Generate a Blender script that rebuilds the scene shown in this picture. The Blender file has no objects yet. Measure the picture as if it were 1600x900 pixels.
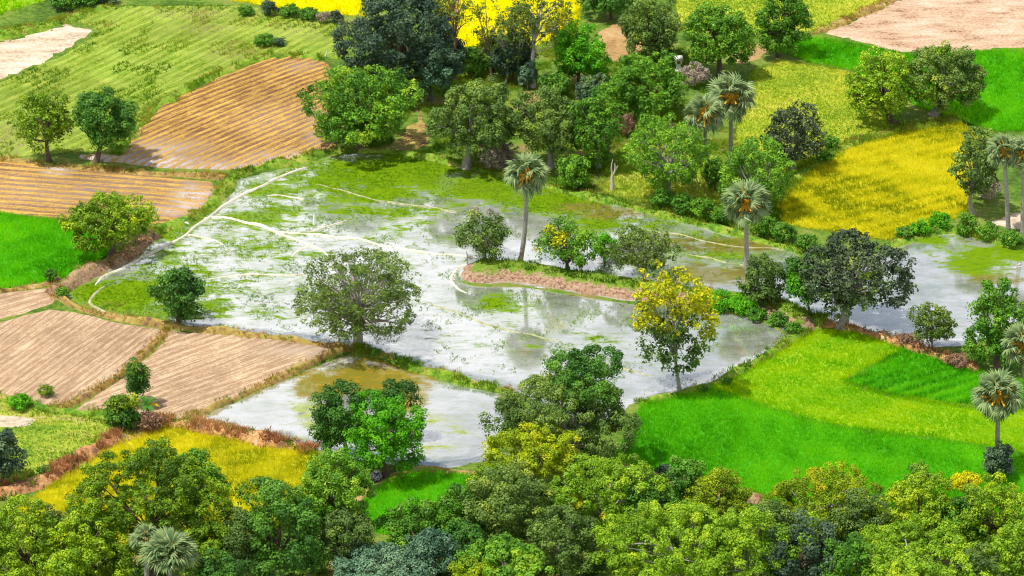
import bpy, math, random
import numpy as np
from mathutils import Vector, Matrix
from mathutils.geometry import delaunay_2d_cdt

SC = bpy.context.scene
COL = SC.collection
R = math.radians

# ------------------------------------------------------------------ camera, light, exposure
PITCH = R(24.0); DIST = 400.0; HFOV = R(16.3)
CAM_H = DIST * math.sin(PITCH)
FPX = 800.0 / math.tan(HFOV / 2)                 # focal length in photo pixels (1600 wide)
cam_d = bpy.data.cameras.new("camera"); cam = bpy.data.objects.new("camera", cam_d); COL.objects.link(cam)
cam.location = (0, 0, CAM_H); cam.rotation_euler = (R(90) - PITCH, 0, 0)
cam_d.sensor_fit = 'HORIZONTAL'; cam_d.angle = HFOV; cam_d.clip_start = 1; cam_d.clip_end = 30000
SC.camera = cam

SUN_DIR = Vector((-0.36, -0.14, 0.92)).normalized()       # towards the sun
SUN_EL = math.asin(SUN_DIR.z); SUN_AZ = math.atan2(SUN_DIR.x, SUN_DIR.y)
world = bpy.data.worlds.new("World"); SC.world = world; world.use_nodes = True
wn = world.node_tree; wn.nodes.clear()
def N(nt, t, **kw):
    n = nt.nodes.new(t)
    for k, v in kw.items(): setattr(n, k, v)
    return n
w_out = N(wn, 'ShaderNodeOutputWorld'); w_bg = N(wn, 'ShaderNodeBackground')
sky = N(wn, 'ShaderNodeTexSky', sky_type='NISHITA', sun_disc=False, sun_elevation=SUN_EL, sun_rotation=SUN_AZ)
wc = N(wn, 'ShaderNodeTexCoord'); wnz = N(wn, 'ShaderNodeTexNoise'); wrm = N(wn, 'ShaderNodeValToRGB'); wmx = N(wn, 'ShaderNodeMixRGB')
wmap = N(wn, 'ShaderNodeMapping'); wmap.inputs['Scale'].default_value = (1, 1, 2.2)
wn.links.new(wc.outputs['Generated'], wmap.inputs['Vector']); wn.links.new(wmap.outputs[0], wnz.inputs['Vector'])
wnz.inputs['Scale'].default_value = 3.2; wnz.inputs['Detail'].default_value = 6
wrm.color_ramp.elements[0].position = 0.32; wrm.color_ramp.elements[1].position = 0.50
wn.links.new(wnz.outputs['Fac'], wrm.inputs[0]); wn.links.new(wrm.outputs[0], wmx.inputs[0])
wsx = N(wn, 'ShaderNodeSeparateXYZ'); wn.links.new(wc.outputs['Generated'], wsx.inputs[0])
wcl = N(wn, 'ShaderNodeValToRGB'); wn.links.new(wsx.outputs[2], wcl.inputs[0])          # sunlit cloud, brightest low over the plain
wcl.color_ramp.elements[0].position = 0.40; wcl.color_ramp.elements[0].color = (1, 1, 1, 1)
wcl.color_ramp.elements[1].position = 0.75; wcl.color_ramp.elements[1].color = (0.55, 0.56, 0.60, 1)
wsc = N(wn, 'ShaderNodeMixRGB', blend_type='MULTIPLY'); wsc.inputs[0].default_value = 1; wsc.inputs[2].default_value = (10.6, 10.7, 10.9, 1)
wn.links.new(wcl.outputs[0], wsc.inputs[1]); wn.links.new(wsc.outputs[0], wmx.inputs[2])
wn.links.new(sky.outputs[0], wmx.inputs[1])
wn.links.new(wmx.outputs[0], w_bg.inputs[0]); w_bg.inputs[1].default_value = 0.095
wn.links.new(w_bg.outputs[0], w_out.inputs[0])

sun_d = bpy.data.lights.new("sun", 'SUN'); sun = bpy.data.objects.new("sun", sun_d); COL.objects.link(sun)
sun_d.energy = 4.8; sun_d.angle = R(0.6); sun_d.color = (1.0, 0.95, 0.86)
sun.rotation_euler = SUN_DIR.to_track_quat('Z', 'Y').to_euler(); sun.location = (-60, 380, 200)
SC.view_settings.view_transform = 'Standard'; SC.view_settings.look = 'None'
SC.view_settings.exposure = 0.0; SC.view_settings.gamma = 1.0; SC.view_settings.use_curve_mapping = False
SC.cycles.filter_width = 1.1; SC.cycles.max_bounces = 6; SC.cycles.diffuse_bounces = 3; SC.cycles.glossy_bounces = 2
SC.cycles.transmission_bounces = 3; SC.cycles.transparent_max_bounces = 4

# ------------------------------------------------------------------ helpers
CP, SP = math.cos(PITCH), math.sin(PITCH)
def ray(px, py):
    a = (px - 800.0) / FPX; b = (450.0 - py) / FPX
    return np.array([a, CP + b * SP, -SP + b * CP])
def G(px, py, z=0.0):                               # a place in the photo -> point on the ground
    d = ray(px, py); t = (z - CAM_H) / d[2]
    return np.array([d[0] * t, d[1] * t, z])
def Pn(px, py, Y):                                  # same, on the upright plane at distance Y
    d = ray(px, py); t = Y / d[1]
    return np.array([d[0] * t, Y, CAM_H + d[2] * t]), t
def mpp(p):                                         # metres per photo pixel at a point
    return (p[1] * CP + (CAM_H - p[2]) * SP) / FPX

def tag(o, label=None, cat=None, group=None, kind=None):
    if label: o['label'] = label
    if cat: o['category'] = cat
    if group: o['group'] = group
    if kind: o['kind'] = kind
    return o
def empty(name, loc, rz=0):
    o = bpy.data.objects.new(name, None); COL.objects.link(o)
    o.location = loc; o.rotation_euler = (0, 0, rz); o.empty_display_size = 0.3
    return o
def mesh_np(name, V, F, mats, parent=None, attrs=None, mi=None, smooth=False, loc=None):
    V = np.asarray(V, np.float32); F = np.asarray(F, np.int32); k = F.shape[1]
    m = bpy.data.meshes.new(name)
    m.vertices.add(len(V)); m.vertices.foreach_set('co', V.ravel())
    m.loops.add(F.size); m.loops.foreach_set('vertex_index', F.ravel())
    m.polygons.add(len(F)); m.polygons.foreach_set('loop_start', np.arange(0, F.size, k, dtype=np.int32))
    if mi is not None: m.polygons.foreach_set('material_index', np.asarray(mi, np.int32))
    if smooth: m.polygons.foreach_set('use_smooth', np.ones(len(F), bool))
    for an, (dom, vals) in (attrs or {}).items():
        at = m.attributes.new(an, 'FLOAT', dom); at.data.foreach_set('value', np.asarray(vals, np.float32))
    for mm in (mats if isinstance(mats, (list, tuple)) else [mats]): m.materials.append(mm)
    m.update(calc_edges=True)
    o = bpy.data.objects.new(name, m); COL.objects.link(o)
    if parent is not None: o.parent = parent
    if loc is not None: o.location = loc
    return o
class MB:                                           # collects quads
    def __init__(s): s.V = []; s.F = []; s.M = []; s.n = 0
    def add(s, V, F, mi=0):
        V = np.asarray(V, float).reshape(-1, 3); F = np.asarray(F, int)
        s.V.append(V); s.F.append(F + s.n); s.M.append(np.full(len(F), mi)); s.n += len(V)
    def tube(s, pts, rad, sides=7, mi=0, cap=True):
        pts = np.asarray(pts, float); rad = np.asarray(rad, float); n = len(pts)
        t = np.gradient(pts, axis=0); t /= np.linalg.norm(t, axis=1)[:, None] + 1e-9
        ref = np.where(np.abs(t[:, 2:3]) > 0.8, np.array([[1., 0, 0]]), np.array([[0, 0, 1.]]))
        u = np.cross(ref, t); u /= np.linalg.norm(u, axis=1)[:, None] + 1e-9; v = np.cross(t, u)
        an = np.linspace(0, 2 * math.pi, sides, endpoint=False)
        V = pts[:, None] + rad[:, None, None] * (np.cos(an)[None, :, None] * u[:, None] + np.sin(an)[None, :, None] * v[:, None])
        i = np.arange(n - 1)[:, None] * sides; j = np.arange(sides)[None]; j2 = (j + 1) % sides
        F = np.stack([i + j, i + j2, i + sides + j2, i + sides + j], -1).reshape(-1, 4)
        s.add(V.reshape(-1, 3), F, mi)
    def ball(s, c, r, seg=10, rings=6, mi=0, noise=0, rng=None):
        c = np.asarray(c, float); r = np.asarray(r, float) * np.ones(3)
        th = np.linspace(0.001, math.pi - 0.001, rings + 1); ph = np.linspace(0, 2 * math.pi, seg, endpoint=False)
        D = np.stack([np.sin(th)[:, None] * np.cos(ph), np.sin(th)[:, None] * np.sin(ph), np.cos(th)[:, None] * np.ones(seg)], -1)
        if noise: D = D * (1 + noise * rng.standard_normal((rings + 1, seg, 1)))
        V = c + D * r
        i = np.arange(rings)[:, None] * seg; j = np.arange(seg)[None]; j2 = (j + 1) % seg
        F = np.stack([i + j, i + seg + j, i + seg + j2, i + j2], -1).reshape(-1, 4)
        s.add(V.reshape(-1, 3), F, mi)
    def build(s, name, mats, parent=None, smooth=True, loc=None):
        return mesh_np(name, np.concatenate(s.V), np.concatenate(s.F), mats, parent, mi=np.concatenate(s.M), smooth=smooth, loc=loc)

# ------------------------------------------------------------------ materials
def new_mat(name):
    m = bpy.data.materials.new(name); m.use_nodes = True
    nt = m.node_tree; nt.nodes.clear()
    out = N(nt, 'ShaderNodeOutputMaterial')
    return m, nt, out
def ramp(nt, cols, fac=None, interp='LINEAR'):
    r = N(nt, 'ShaderNodeValToRGB'); e = r.color_ramp.elements; r.color_ramp.interpolation = interp
    while len(e) < len(cols): e.new(0.5)
    for i, (p, c) in enumerate(cols):
        e[i].position = p; e[i].color = (*c, 1)
    if fac is not None: nt.links.new(fac, r.inputs[0])
    return r
def noise(nt, scale, detail=4, rough=0.6, vec=None, stretch=None, rot=0):
    n = N(nt, 'ShaderNodeTexNoise'); n.inputs['Scale'].default_value = scale; n.inputs['Detail'].default_value = detail
    n.inputs['Roughness'].default_value = rough
    g = N(nt, 'ShaderNodeNewGeometry'); v = g.outputs['Position']
    if stretch:
        mp = N(nt, 'ShaderNodeMapping'); mp.inputs['Scale'].default_value = stretch; mp.inputs['Rotation'].default_value = (0, 0, rot)
        nt.links.new(v, mp.inputs['Vector']); v = mp.outputs[0]
    nt.links.new(v, n.inputs['Vector'])
    return n.outputs['Fac']
def math_(nt, op, a, b=None, c=None, clamp=False):
    n = N(nt, 'ShaderNodeMath', operation=op); n.use_clamp = clamp
    for i, v in enumerate((a, b, c)):
        if v is None: continue
        if isinstance(v, (int, float)): n.inputs[i].default_value = v
        else: nt.links.new(v, n.inputs[i])
    return n.outputs[0]
def attr(nt, name):
    a = N(nt, 'ShaderNodeAttribute', attribute_name=name); return a.outputs['Fac']
def mixc(nt, f, a, b, mode='MIX'):
    n = N(nt, 'ShaderNodeMixRGB', blend_type=mode)
    for i, v in enumerate((f, a, b)):
        if isinstance(v, (int, float)): n.inputs[i].default_value = v
        elif isinstance(v, tuple): n.inputs[i].default_value = (*v, 1)
        else: nt.links.new(v, n.inputs[i])
    return n.outputs[0]
def princ(nt, out, col, rough=0.85, bump=None, bstr=0.4, bdist=0.1, spec=0.25):
    b = N(nt, 'ShaderNodeBsdfPrincipled'); b.inputs['Roughness'].default_value = rough
    b.inputs['Specular IOR Level'].default_value = spec
    if isinstance(col, tuple): b.inputs['Base Color'].default_value = (*col, 1)
    else: nt.links.new(col, b.inputs['Base Color'])
    if bump is not None:
        bn = N(nt, 'ShaderNodeBump'); bn.inputs['Strength'].default_value = bstr; bn.inputs['Distance'].default_value = bdist
        nt.links.new(bump, bn.inputs['Height']); nt.links.new(bn.outputs[0], b.inputs['Normal'])
    nt.links.new(b.outputs[0], out.inputs[0]); return b
def leaf_mat(name, cols, trans=0.35, gloss=0.06):
    m, nt, out = new_mat(name)
    r = ramp(nt, cols, attr(nt, 'tone'))
    d = N(nt, 'ShaderNodeBsdfPrincipled'); d.inputs['Roughness'].default_value = 0.55; d.inputs['Specular IOR Level'].default_value = gloss * 4
    d.inputs['Specular IOR Level'].default_value = gloss * 4 if 'leaves' in name else 0.0; t = N(nt, 'ShaderNodeBsdfTranslucent'); mx = N(nt, 'ShaderNodeMixShader'); mx.inputs[0].default_value = trans
    nt.links.new(r.outputs[0], d.inputs['Base Color'])
    h = N(nt, 'ShaderNodeHueSaturation'); h.inputs['Value'].default_value = 1.25; h.inputs['Saturation'].default_value = 1.1
    nt.links.new(r.outputs[0], h.inputs['Color']); nt.links.new(h.outputs[0], t.inputs[0])
    nt.links.new(d.outputs[0], mx.inputs[1]); nt.links.new(t.outputs[0], mx.inputs[2]); nt.links.new(mx.outputs[0], out.inputs[0])
    return m
def ground_mat(name, cols, s1=0.12, s2=1.6, w=0.45, stretch=None, rot=0, bdist=0.12, bstr=0.5, con=1.7):
    m, nt, out = new_mat(name)
    a = noise(nt, s1, 5, 0.62, stretch=stretch, rot=rot); b = noise(nt, s2, 5, 0.7)
    f = math_(nt, 'ADD', math_(nt, 'MULTIPLY', a, 1 - w), math_(nt, 'MULTIPLY', b, w))
    f = math_(nt, 'ADD', 0.5, math_(nt, 'MULTIPLY', math_(nt, 'SUBTRACT', f, 0.5), con))
    r = ramp(nt, cols, f)
    princ(nt, out, r.outputs[0], 0.9, b, bstr, bdist, 0.15)
    return m
def row_mat(name, ridge, ridge2, furrow, wet, fine=2.0, line=0.5, amp=0.5):
    m, nt, out = new_mat(name)
    n1 = noise(nt, 0.5, 5, 0.7); n2 = noise(nt, 4.0, 5, 0.78); n3 = noise(nt, 0.09, 5, 0.65)
    ph = math_(nt, 'ADD', attr(nt, 'row'), math_(nt, 'MULTIPLY', math_(nt, 'SUBTRACT', noise(nt, 0.22, 4, 0.65), 0.5), 1.8))
    cv = N(nt, 'ShaderNodeCombineXYZ'); nt.links.new(math_(nt, 'MULTIPLY', ph, 0.42), cv.inputs[0]); nt.links.new(math_(nt, 'MULTIPLY', attr(nt, 'along'), 0.10), cv.inputs[1])
    sn = N(nt, 'ShaderNodeTexNoise'); sn.inputs['Scale'].default_value = fine; sn.inputs['Detail'].default_value = 4; sn.inputs['Roughness'].default_value = 0.7
    nt.links.new(cv.outputs[0], sn.inputs['Vector']); streak = sn.outputs['Fac']
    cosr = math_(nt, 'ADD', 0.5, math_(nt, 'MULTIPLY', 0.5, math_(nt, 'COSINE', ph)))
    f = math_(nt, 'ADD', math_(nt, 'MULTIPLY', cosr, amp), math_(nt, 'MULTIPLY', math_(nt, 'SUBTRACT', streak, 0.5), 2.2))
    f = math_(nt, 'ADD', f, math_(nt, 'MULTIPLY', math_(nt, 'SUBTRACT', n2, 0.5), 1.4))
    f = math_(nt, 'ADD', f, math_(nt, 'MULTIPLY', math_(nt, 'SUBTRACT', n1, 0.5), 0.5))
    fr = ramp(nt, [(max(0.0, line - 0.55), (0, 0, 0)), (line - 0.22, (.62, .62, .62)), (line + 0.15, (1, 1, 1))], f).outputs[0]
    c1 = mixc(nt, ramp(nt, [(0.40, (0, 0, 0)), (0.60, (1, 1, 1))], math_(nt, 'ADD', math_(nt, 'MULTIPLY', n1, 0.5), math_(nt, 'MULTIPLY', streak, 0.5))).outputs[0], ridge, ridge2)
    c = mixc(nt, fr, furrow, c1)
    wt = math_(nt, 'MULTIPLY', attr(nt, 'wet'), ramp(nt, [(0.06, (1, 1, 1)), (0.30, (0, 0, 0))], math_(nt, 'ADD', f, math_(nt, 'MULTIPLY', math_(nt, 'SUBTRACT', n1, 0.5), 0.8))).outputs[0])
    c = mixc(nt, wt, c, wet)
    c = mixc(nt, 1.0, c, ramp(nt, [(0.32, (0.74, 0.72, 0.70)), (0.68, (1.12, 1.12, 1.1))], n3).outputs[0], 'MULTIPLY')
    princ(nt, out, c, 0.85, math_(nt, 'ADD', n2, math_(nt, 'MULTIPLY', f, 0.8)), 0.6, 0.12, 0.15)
    return m
def plain(name, col, rough=0.8, var=0.25, scale=4.0):
    m, nt, out = new_mat(name)
    n = noise(nt, scale, 5, 0.65)
    lo = tuple(c * (1 - var) for c in col); hi = tuple(min(1, c * (1 + var)) for c in col)
    princ(nt, out, ramp(nt, [(0.3, lo), (0.7, hi)], n).outputs[0], rough, n, 0.4, 0.05)
    return m

def water_mat(name, mud, mud2, weed_lo, weed_hi, scum):
    m, nt, out = new_mat(name)
    n1 = noise(nt, 0.26, 6, 0.68, stretch=(0.55, 0.75, 1), rot=R(-12)); n2 = noise(nt, 1.1, 6, 0.72, stretch=(0.45, 0.95, 1), rot=R(-15)); n3 = noise(nt, 3.6, 6, 0.75, stretch=(0.4, 1.0, 1), rot=R(-15))
    nn = math_(nt, 'ADD', math_(nt, 'MULTIPLY', n1, 0.42), math_(nt, 'ADD', math_(nt, 'MULTIPLY', n2, 0.36), math_(nt, 'MULTIPLY', n3, 0.22)))
    wf = math_(nt, 'ADD', attr(nt, 'weed'), math_(nt, 'MULTIPLY', math_(nt, 'SUBTRACT', nn, 0.5), 3.6))
    wf = ramp(nt, [(0.16, (0, 0, 0)), (0.34, (.20, .20, .20)), (0.46, (.62, .62, .62)), (0.58, (1, 1, 1))], wf).outputs[0]
    sf = math_(nt, 'ADD', attr(nt, 'scum'), math_(nt, 'MULTIPLY', math_(nt, 'SUBTRACT', nn, 0.5), 2.4))  # mask for scum, and for dark reflections painted on the main paddy
    sf = ramp(nt, [(0.38, (0, 0, 0)), (0.62, (1, 1, 1))], sf).outputs[0]
    shallow = ramp(nt, [(0.50, (0, 0, 0)), (0.66, (1, 1, 1))], n2).outputs[0]
    mudc = mixc(nt, ramp(nt, [(0.35, (0, 0, 0)), (0.65, (1, 1, 1))], n1).outputs[0], mud, mud2)
    murk = ramp(nt, [(0.44, (0, 0, 0)), (0.60, (1, 1, 1))], noise(nt, 0.22, 9, 0.76, stretch=(0.5, 0.8, 1), rot=R(-12))).outputs[0]
    mudc = mixc(nt, math_(nt, 'MULTIPLY', murk, 0.75), mudc, (0.19, 0.24, 0.13))
    mudc = mixc(nt, math_(nt, 'MULTIPLY', ramp(nt, [(0.50, (0, 0, 0)), (0.62, (1, 1, 1))], math_(nt, 'ADD', math_(nt, 'MULTIPLY', n3, 0.6), math_(nt, 'MULTIPLY', n2, 0.4))).outputs[0], 0.62), mudc, (0.22, 0.25, 0.17))
    mudc = mixc(nt, math_(nt, 'MULTIPLY', shallow, 0.4), mudc, (0.24, 0.27, 0.18))
    weedc = ramp(nt, [(0.3, weed_lo), (0.55, weed_hi), (0.75, tuple(x * 0.8 for x in weed_lo))], n2).outputs[0]
    scumc = ramp(nt, [(0.35, scum), (0.5, (0.20, 0.20, 0.02)), (0.65, tuple(x * 0.7 for x in scum))], n2).outputs[0]
    surf = mixc(nt, sf, mixc(nt, wf, mudc, weedc), scumc)
    cover = math_(nt, 'MAXIMUM', wf, math_(nt, 'MULTIPLY', sf, 0.75))
    d = N(nt, 'ShaderNodeBsdfDiffuse'); nt.links.new(surf, d.inputs[0])
    g = N(nt, 'ShaderNodeBsdfGlossy'); g.inputs['Roughness'].default_value = 0.07; g.inputs[0].default_value = (0.95, 0.96, 0.97, 1)
    bn = N(nt, 'ShaderNodeBump'); bn.inputs['Strength'].default_value = 0.12; bn.inputs['Distance'].default_value = 0.02
    nt.links.new(noise(nt, 2.5, 3, 0.5), bn.inputs['Height']); nt.links.new(bn.outputs[0], g.inputs['Normal'])
    bn2 = N(nt, 'ShaderNodeBump'); bn2.inputs['Strength'].default_value = 0.5; bn2.inputs['Distance'].default_value = 0.1
    nt.links.new(n2, bn2.inputs['Height']); nt.links.new(bn2.outputs[0], d.inputs['Normal'])
    fac = math_(nt, 'SUBTRACT', math_(nt, 'SUBTRACT', 0.64, math_(nt, 'MULTIPLY', cover, 0.56)), math_(nt, 'MULTIPLY', shallow, 0.14))
    mx = N(nt, 'ShaderNodeMixShader'); nt.links.new(fac, mx.inputs[0])
    nt.links.new(d.outputs[0], mx.inputs[1]); nt.links.new(g.outputs[0], mx.inputs[2]); nt.links.new(mx.outputs[0], out.inputs[0])
    return m

M = {}
M['ground'] = ground_mat('rough_grass', [(0.30, (0.04, 0.08, 0.012)), (0.46, (0.085, 0.17, 0.016)), (0.58, (0.16, 0.24, 0.03)), (0.72, (0.26, 0.24, 0.08))])
M['meadow'] = ground_mat('meadow_grass', [(0.33, (0.12, 0.24, 0.02)), (0.47, (0.25, 0.36, 0.03)), (0.58, (0.38, 0.42, 0.05)), (0.7, (0.46, 0.40, 0.14))], s1=0.16, stretch=(0.5, 1.3, 1), rot=R(-35))
M['olive'] = ground_mat('yellow_meadow', [(0.32, (0.16, 0.27, 0.02)), (0.48, (0.36, 0.42, 0.03)), (0.66, (0.50, 0.47, 0.06))])
M['rice_soil'] = ground_mat('rice_soil', [(0.3, (0.04, 0.26, 0.004)), (0.7, (0.07, 0.38, 0.005))])
M['lime_soil'] = ground_mat('lime_soil', [(0.3, (0.14, 0.34, 0.01)), (0.7, (0.30, 0.44, 0.01))])
M['gold_soil'] = ground_mat('gold_soil', [(0.32, (0.28, 0.32, 0.006)), (0.5, (0.45, 0.42, 0.008)), (0.7, (0.56, 0.50, 0.012))])
M['yellow_soil'] = ground_mat('yellow_soil', [(0.32, (0.72, 0.66, 0.0)), (0.7, (0.85, 0.78, 0.0))])
M['bare'] = ground_mat('bare_earth', [(0.30, (0.20, 0.11, 0.07)), (0.40, (0.44, 0.28, 0.18)), (0.54, (0.54, 0.38, 0.26)), (0.70, (0.64, 0.50, 0.39))], s1=0.35, s2=2.4, stretch=(0.5, 1.2, 1), rot=R(-20))
M['sand'] = ground_mat('pale_sand', [(0.32, (0.36, 0.26, 0.17)), (0.45, (0.54, 0.43, 0.31)), (0.6, (0.62, 0.53, 0.42)), (0.7, (0.72, 0.65, 0.56))], s1=0.4, s2=2.0, stretch=(0.5, 1.2, 1), rot=R(-25))
M['tan'] = ground_mat('tan_earth', [(0.3, (0.26, 0.15, 0.06)), (0.5, (0.42, 0.26, 0.11)), (0.7, (0.50, 0.36, 0.18))])
M['litter'] = ground_mat('leaf_litter', [(0.3, (0.06, 0.11, 0.02)), (0.44, (0.11, 0.21, 0.02)), (0.54, (0.17, 0.23, 0.03)), (0.64, (0.25, 0.18, 0.08)), (0.75, (0.34, 0.22, 0.12))], s1=0.16)
M['bank_earth'] = ground_mat('bank_earth', [(0.32, (0.12, 0.07, 0.04)), (0.45, (0.31, 0.19, 0.11)), (0.58, (0.44, 0.30, 0.19)), (0.70, (0.30, 0.27, 0.08))], s1=0.5, s2=2.5, bdist=0.25, bstr=0.8)
M['bund_green'] = ground_mat('bund_grass', [(0.3, (0.06, 0.15, 0.015)), (0.5, (0.16, 0.30, 0.02)), (0.66, (0.30, 0.36, 0.05)), (0.76, (0.40, 0.30, 0.12))], s1=0.4)
M['bund_dry'] = ground_mat('bund_dry_grass', [(0.3, (0.15, 0.09, 0.05)), (0.46, (0.34, 0.22, 0.08)), (0.6, (0.36, 0.30, 0.06)), (0.75, (0.52, 0.36, 0.2))], s1=0.4)
M['bund_rust'] = ground_mat('bund_rust_brush', [(0.3, (0.18, 0.09, 0.05)), (0.48, (0.48, 0.24, 0.11)), (0.6, (0.58, 0.33, 0.13)), (0.75, (0.58, 0.44, 0.32))], s1=0.4)
M['mud_pale'] = ground_mat('pale_mud', [(0.30, (0.42, 0.38, 0.24)), (0.44, (0.64, 0.60, 0.47)), (0.58, (0.76, 0.72, 0.62))], s1=0.6, con=1.2)
M['mud_green'] = ground_mat('mossy_mud', [(0.3, (0.28, 0.30, 0.13)), (0.6, (0.52, 0.48, 0.30))], s1=0.8)
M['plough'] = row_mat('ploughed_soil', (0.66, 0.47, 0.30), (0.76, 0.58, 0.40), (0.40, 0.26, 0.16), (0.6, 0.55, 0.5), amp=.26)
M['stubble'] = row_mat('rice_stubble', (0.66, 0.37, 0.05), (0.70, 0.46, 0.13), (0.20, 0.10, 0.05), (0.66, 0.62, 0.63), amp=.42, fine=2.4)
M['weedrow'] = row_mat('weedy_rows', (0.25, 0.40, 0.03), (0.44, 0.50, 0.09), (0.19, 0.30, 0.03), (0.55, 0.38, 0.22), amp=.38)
M['water'] = water_mat('flood_water', (0.66, 0.67, 0.66), (0.50, 0.52, 0.50), (0.07, 0.18, 0.003), (0.16, 0.27, 0.006), (0.20, 0.14, 0.07))  # last colour: brown of the scum and of the painted bank reflections
M['water_low'] = water_mat('pond_water', (0.56, 0.56, 0.56), (0.46, 0.47, 0.46), (0.18, 0.28, 0.03), (0.34, 0.40, 0.10), (0.40, 0.24, 0.02))

BL = {   # blades
 'rice': leaf_mat('rice_blades', [(0, (0.075, 0.36, 0.006)), (0.5, (0.18, 0.60, 0.010)), (1, (0.34, 0.74, 0.020))], 0.45),
 'lime': leaf_mat('lime_blades', [(0, (0.17, 0.52, 0.0)), (0.5, (0.36, 0.64, 0.0)), (1, (0.54, 0.70, 0.0))], 0.45),
 'gold': leaf_mat('gold_blades', [(0, (0.32, 0.38, 0.012)), (0.5, (0.70, 0.67, 0.020)), (1, (0.84, 0.78, 0.045))], 0.4),
 'yellow': leaf_mat('yellow_blades', [(0, (0.76, 0.72, 0.0)), (1, (0.90, 0.84, 0.0))], 0.4),
 'grass': leaf_mat('grass_blades', [(0, (0.06, 0.17, 0.015)), (0.5, (0.16, 0.30, 0.02)), (0.85, (0.32, 0.38, 0.04)), (1, (0.45, 0.36, 0.12))], 0.4),
 'meadow': leaf_mat('meadow_blades', [(0, (0.18, 0.36, 0.015)), (0.5, (0.34, 0.48, 0.03)), (1, (0.50, 0.54, 0.07))], 0.4),
 'dry': leaf_mat('dry_blades', [(0, (0.30, 0.18, 0.05)), (0.6, (0.48, 0.32, 0.08)), (1, (0.55, 0.42, 0.2))], 0.25),
 'rust': leaf_mat('rust_twigs', [(0, (0.24, 0.10, 0.06)), (0.5, (0.55, 0.28, 0.13)), (0.8, (0.62, 0.38, 0.15)), (1, (0.40, 0.28, 0.22))], 0.15),
 'stub': leaf_mat('stubble_blades', [(0, (0.45, 0.24, 0.05)), (0.6, (0.62, 0.38, 0.09)), (1, (0.70, 0.52, 0.2))], 0.25),
 'under': leaf_mat('undergrowth_leaves', [(0, (0.02, 0.06, 0.012)), (0.5, (0.05, 0.14, 0.018)), (0.9, (0.14, 0.26, 0.03)), (1, (0.25, 0.17, 0.08))], 0.3),
}
BARK = {
 'brown': plain('brown_bark', (0.14, 0.10, 0.075), 0.9, 0.4),
 'grey': plain('grey_bark', (0.34, 0.31, 0.28), 0.9, 0.35),
 'pale': plain('pale_bark', (0.55, 0.50, 0.44), 0.85, 0.25, 1.5),
 'rust': plain('rust_bark', (0.36, 0.21, 0.13), 0.85, 0.3, 1.5),
 'dead': plain('bleached_wood', (0.62, 0.54, 0.46), 0.85, 0.2),
}

# ------------------------------------------------------------------ fields
def densify(poly, step, jit, rng, loop=True):
    poly = np.asarray(poly, float); out = []
    n = len(poly)
    for i in range(n if loop else n - 1):
        a, b = poly[i], poly[(i + 1) % n]; L = np.linalg.norm(b - a); k = max(1, int(L / step))
        for j in range(k):
            p = a + (b - a) * j / k
            if j and jit: p = p + rng.normal(0, jit, len(p))
            out.append(p)
    if not loop: out.append(poly[-1])
    return np.array(out)
def smooth_poly(P, it=1, loop=True):                # Chaikin corner cutting
    P = np.asarray(P, float)
    for _ in range(it):
        if loop:
            Q = np.roll(P, -1, 0); P = np.stack([0.75 * P + 0.25 * Q, 0.25 * P + 0.75 * Q], 1).reshape(-1, P.shape[1])
        else:
            a, b = P[:-1], P[1:]
            P = np.concatenate([P[:1], np.stack([0.75 * a + 0.25 * b, 0.25 * a + 0.75 * b], 1).reshape(-1, P.shape[1]), P[-1:]])
    return P
def inside(pts, poly):
    x, y = pts[:, 0], pts[:, 1]; c = np.zeros(len(pts), bool); n = len(poly); j = n - 1
    for i in range(n):
        xi, yi = poly[i]; xj, yj = poly[j]
        if yi != yj:
            c ^= ((yi > y) != (yj > y)) & (x < (xj - xi) * (y - yi) / (yj - yi) + xi)
        j = i
    return c
def edge_dist(pts, poly):
    d = np.full(len(pts), 1e9); n = len(poly)
    for i in range(n):
        a = poly[i]; b = poly[(i + 1) % n]; ab = b - a; L = (ab @ ab) + 1e-12
        t = np.clip(((pts - a) @ ab) / L, 0, 1)
        d = np.minimum(d, np.linalg.norm(pts - a - t[:, None] * ab, axis=1))
    return d
def wpoly(px, sm=1):
    P = np.array([G(*p)[:2] for p in px])
    return smooth_poly(P, sm) if sm else P
def tri_field(poly, interior):
    nb = len(poly); pts = [Vector(p) for p in poly] + [Vector(p) for p in interior]
    r = delaunay_2d_cdt(pts, [], [list(range(nb))], 1, 1e-4)
    return np.array([[v.x, v.y] for v in r[0]]), np.array(r[2], int)
LZ = [0.0]
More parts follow.
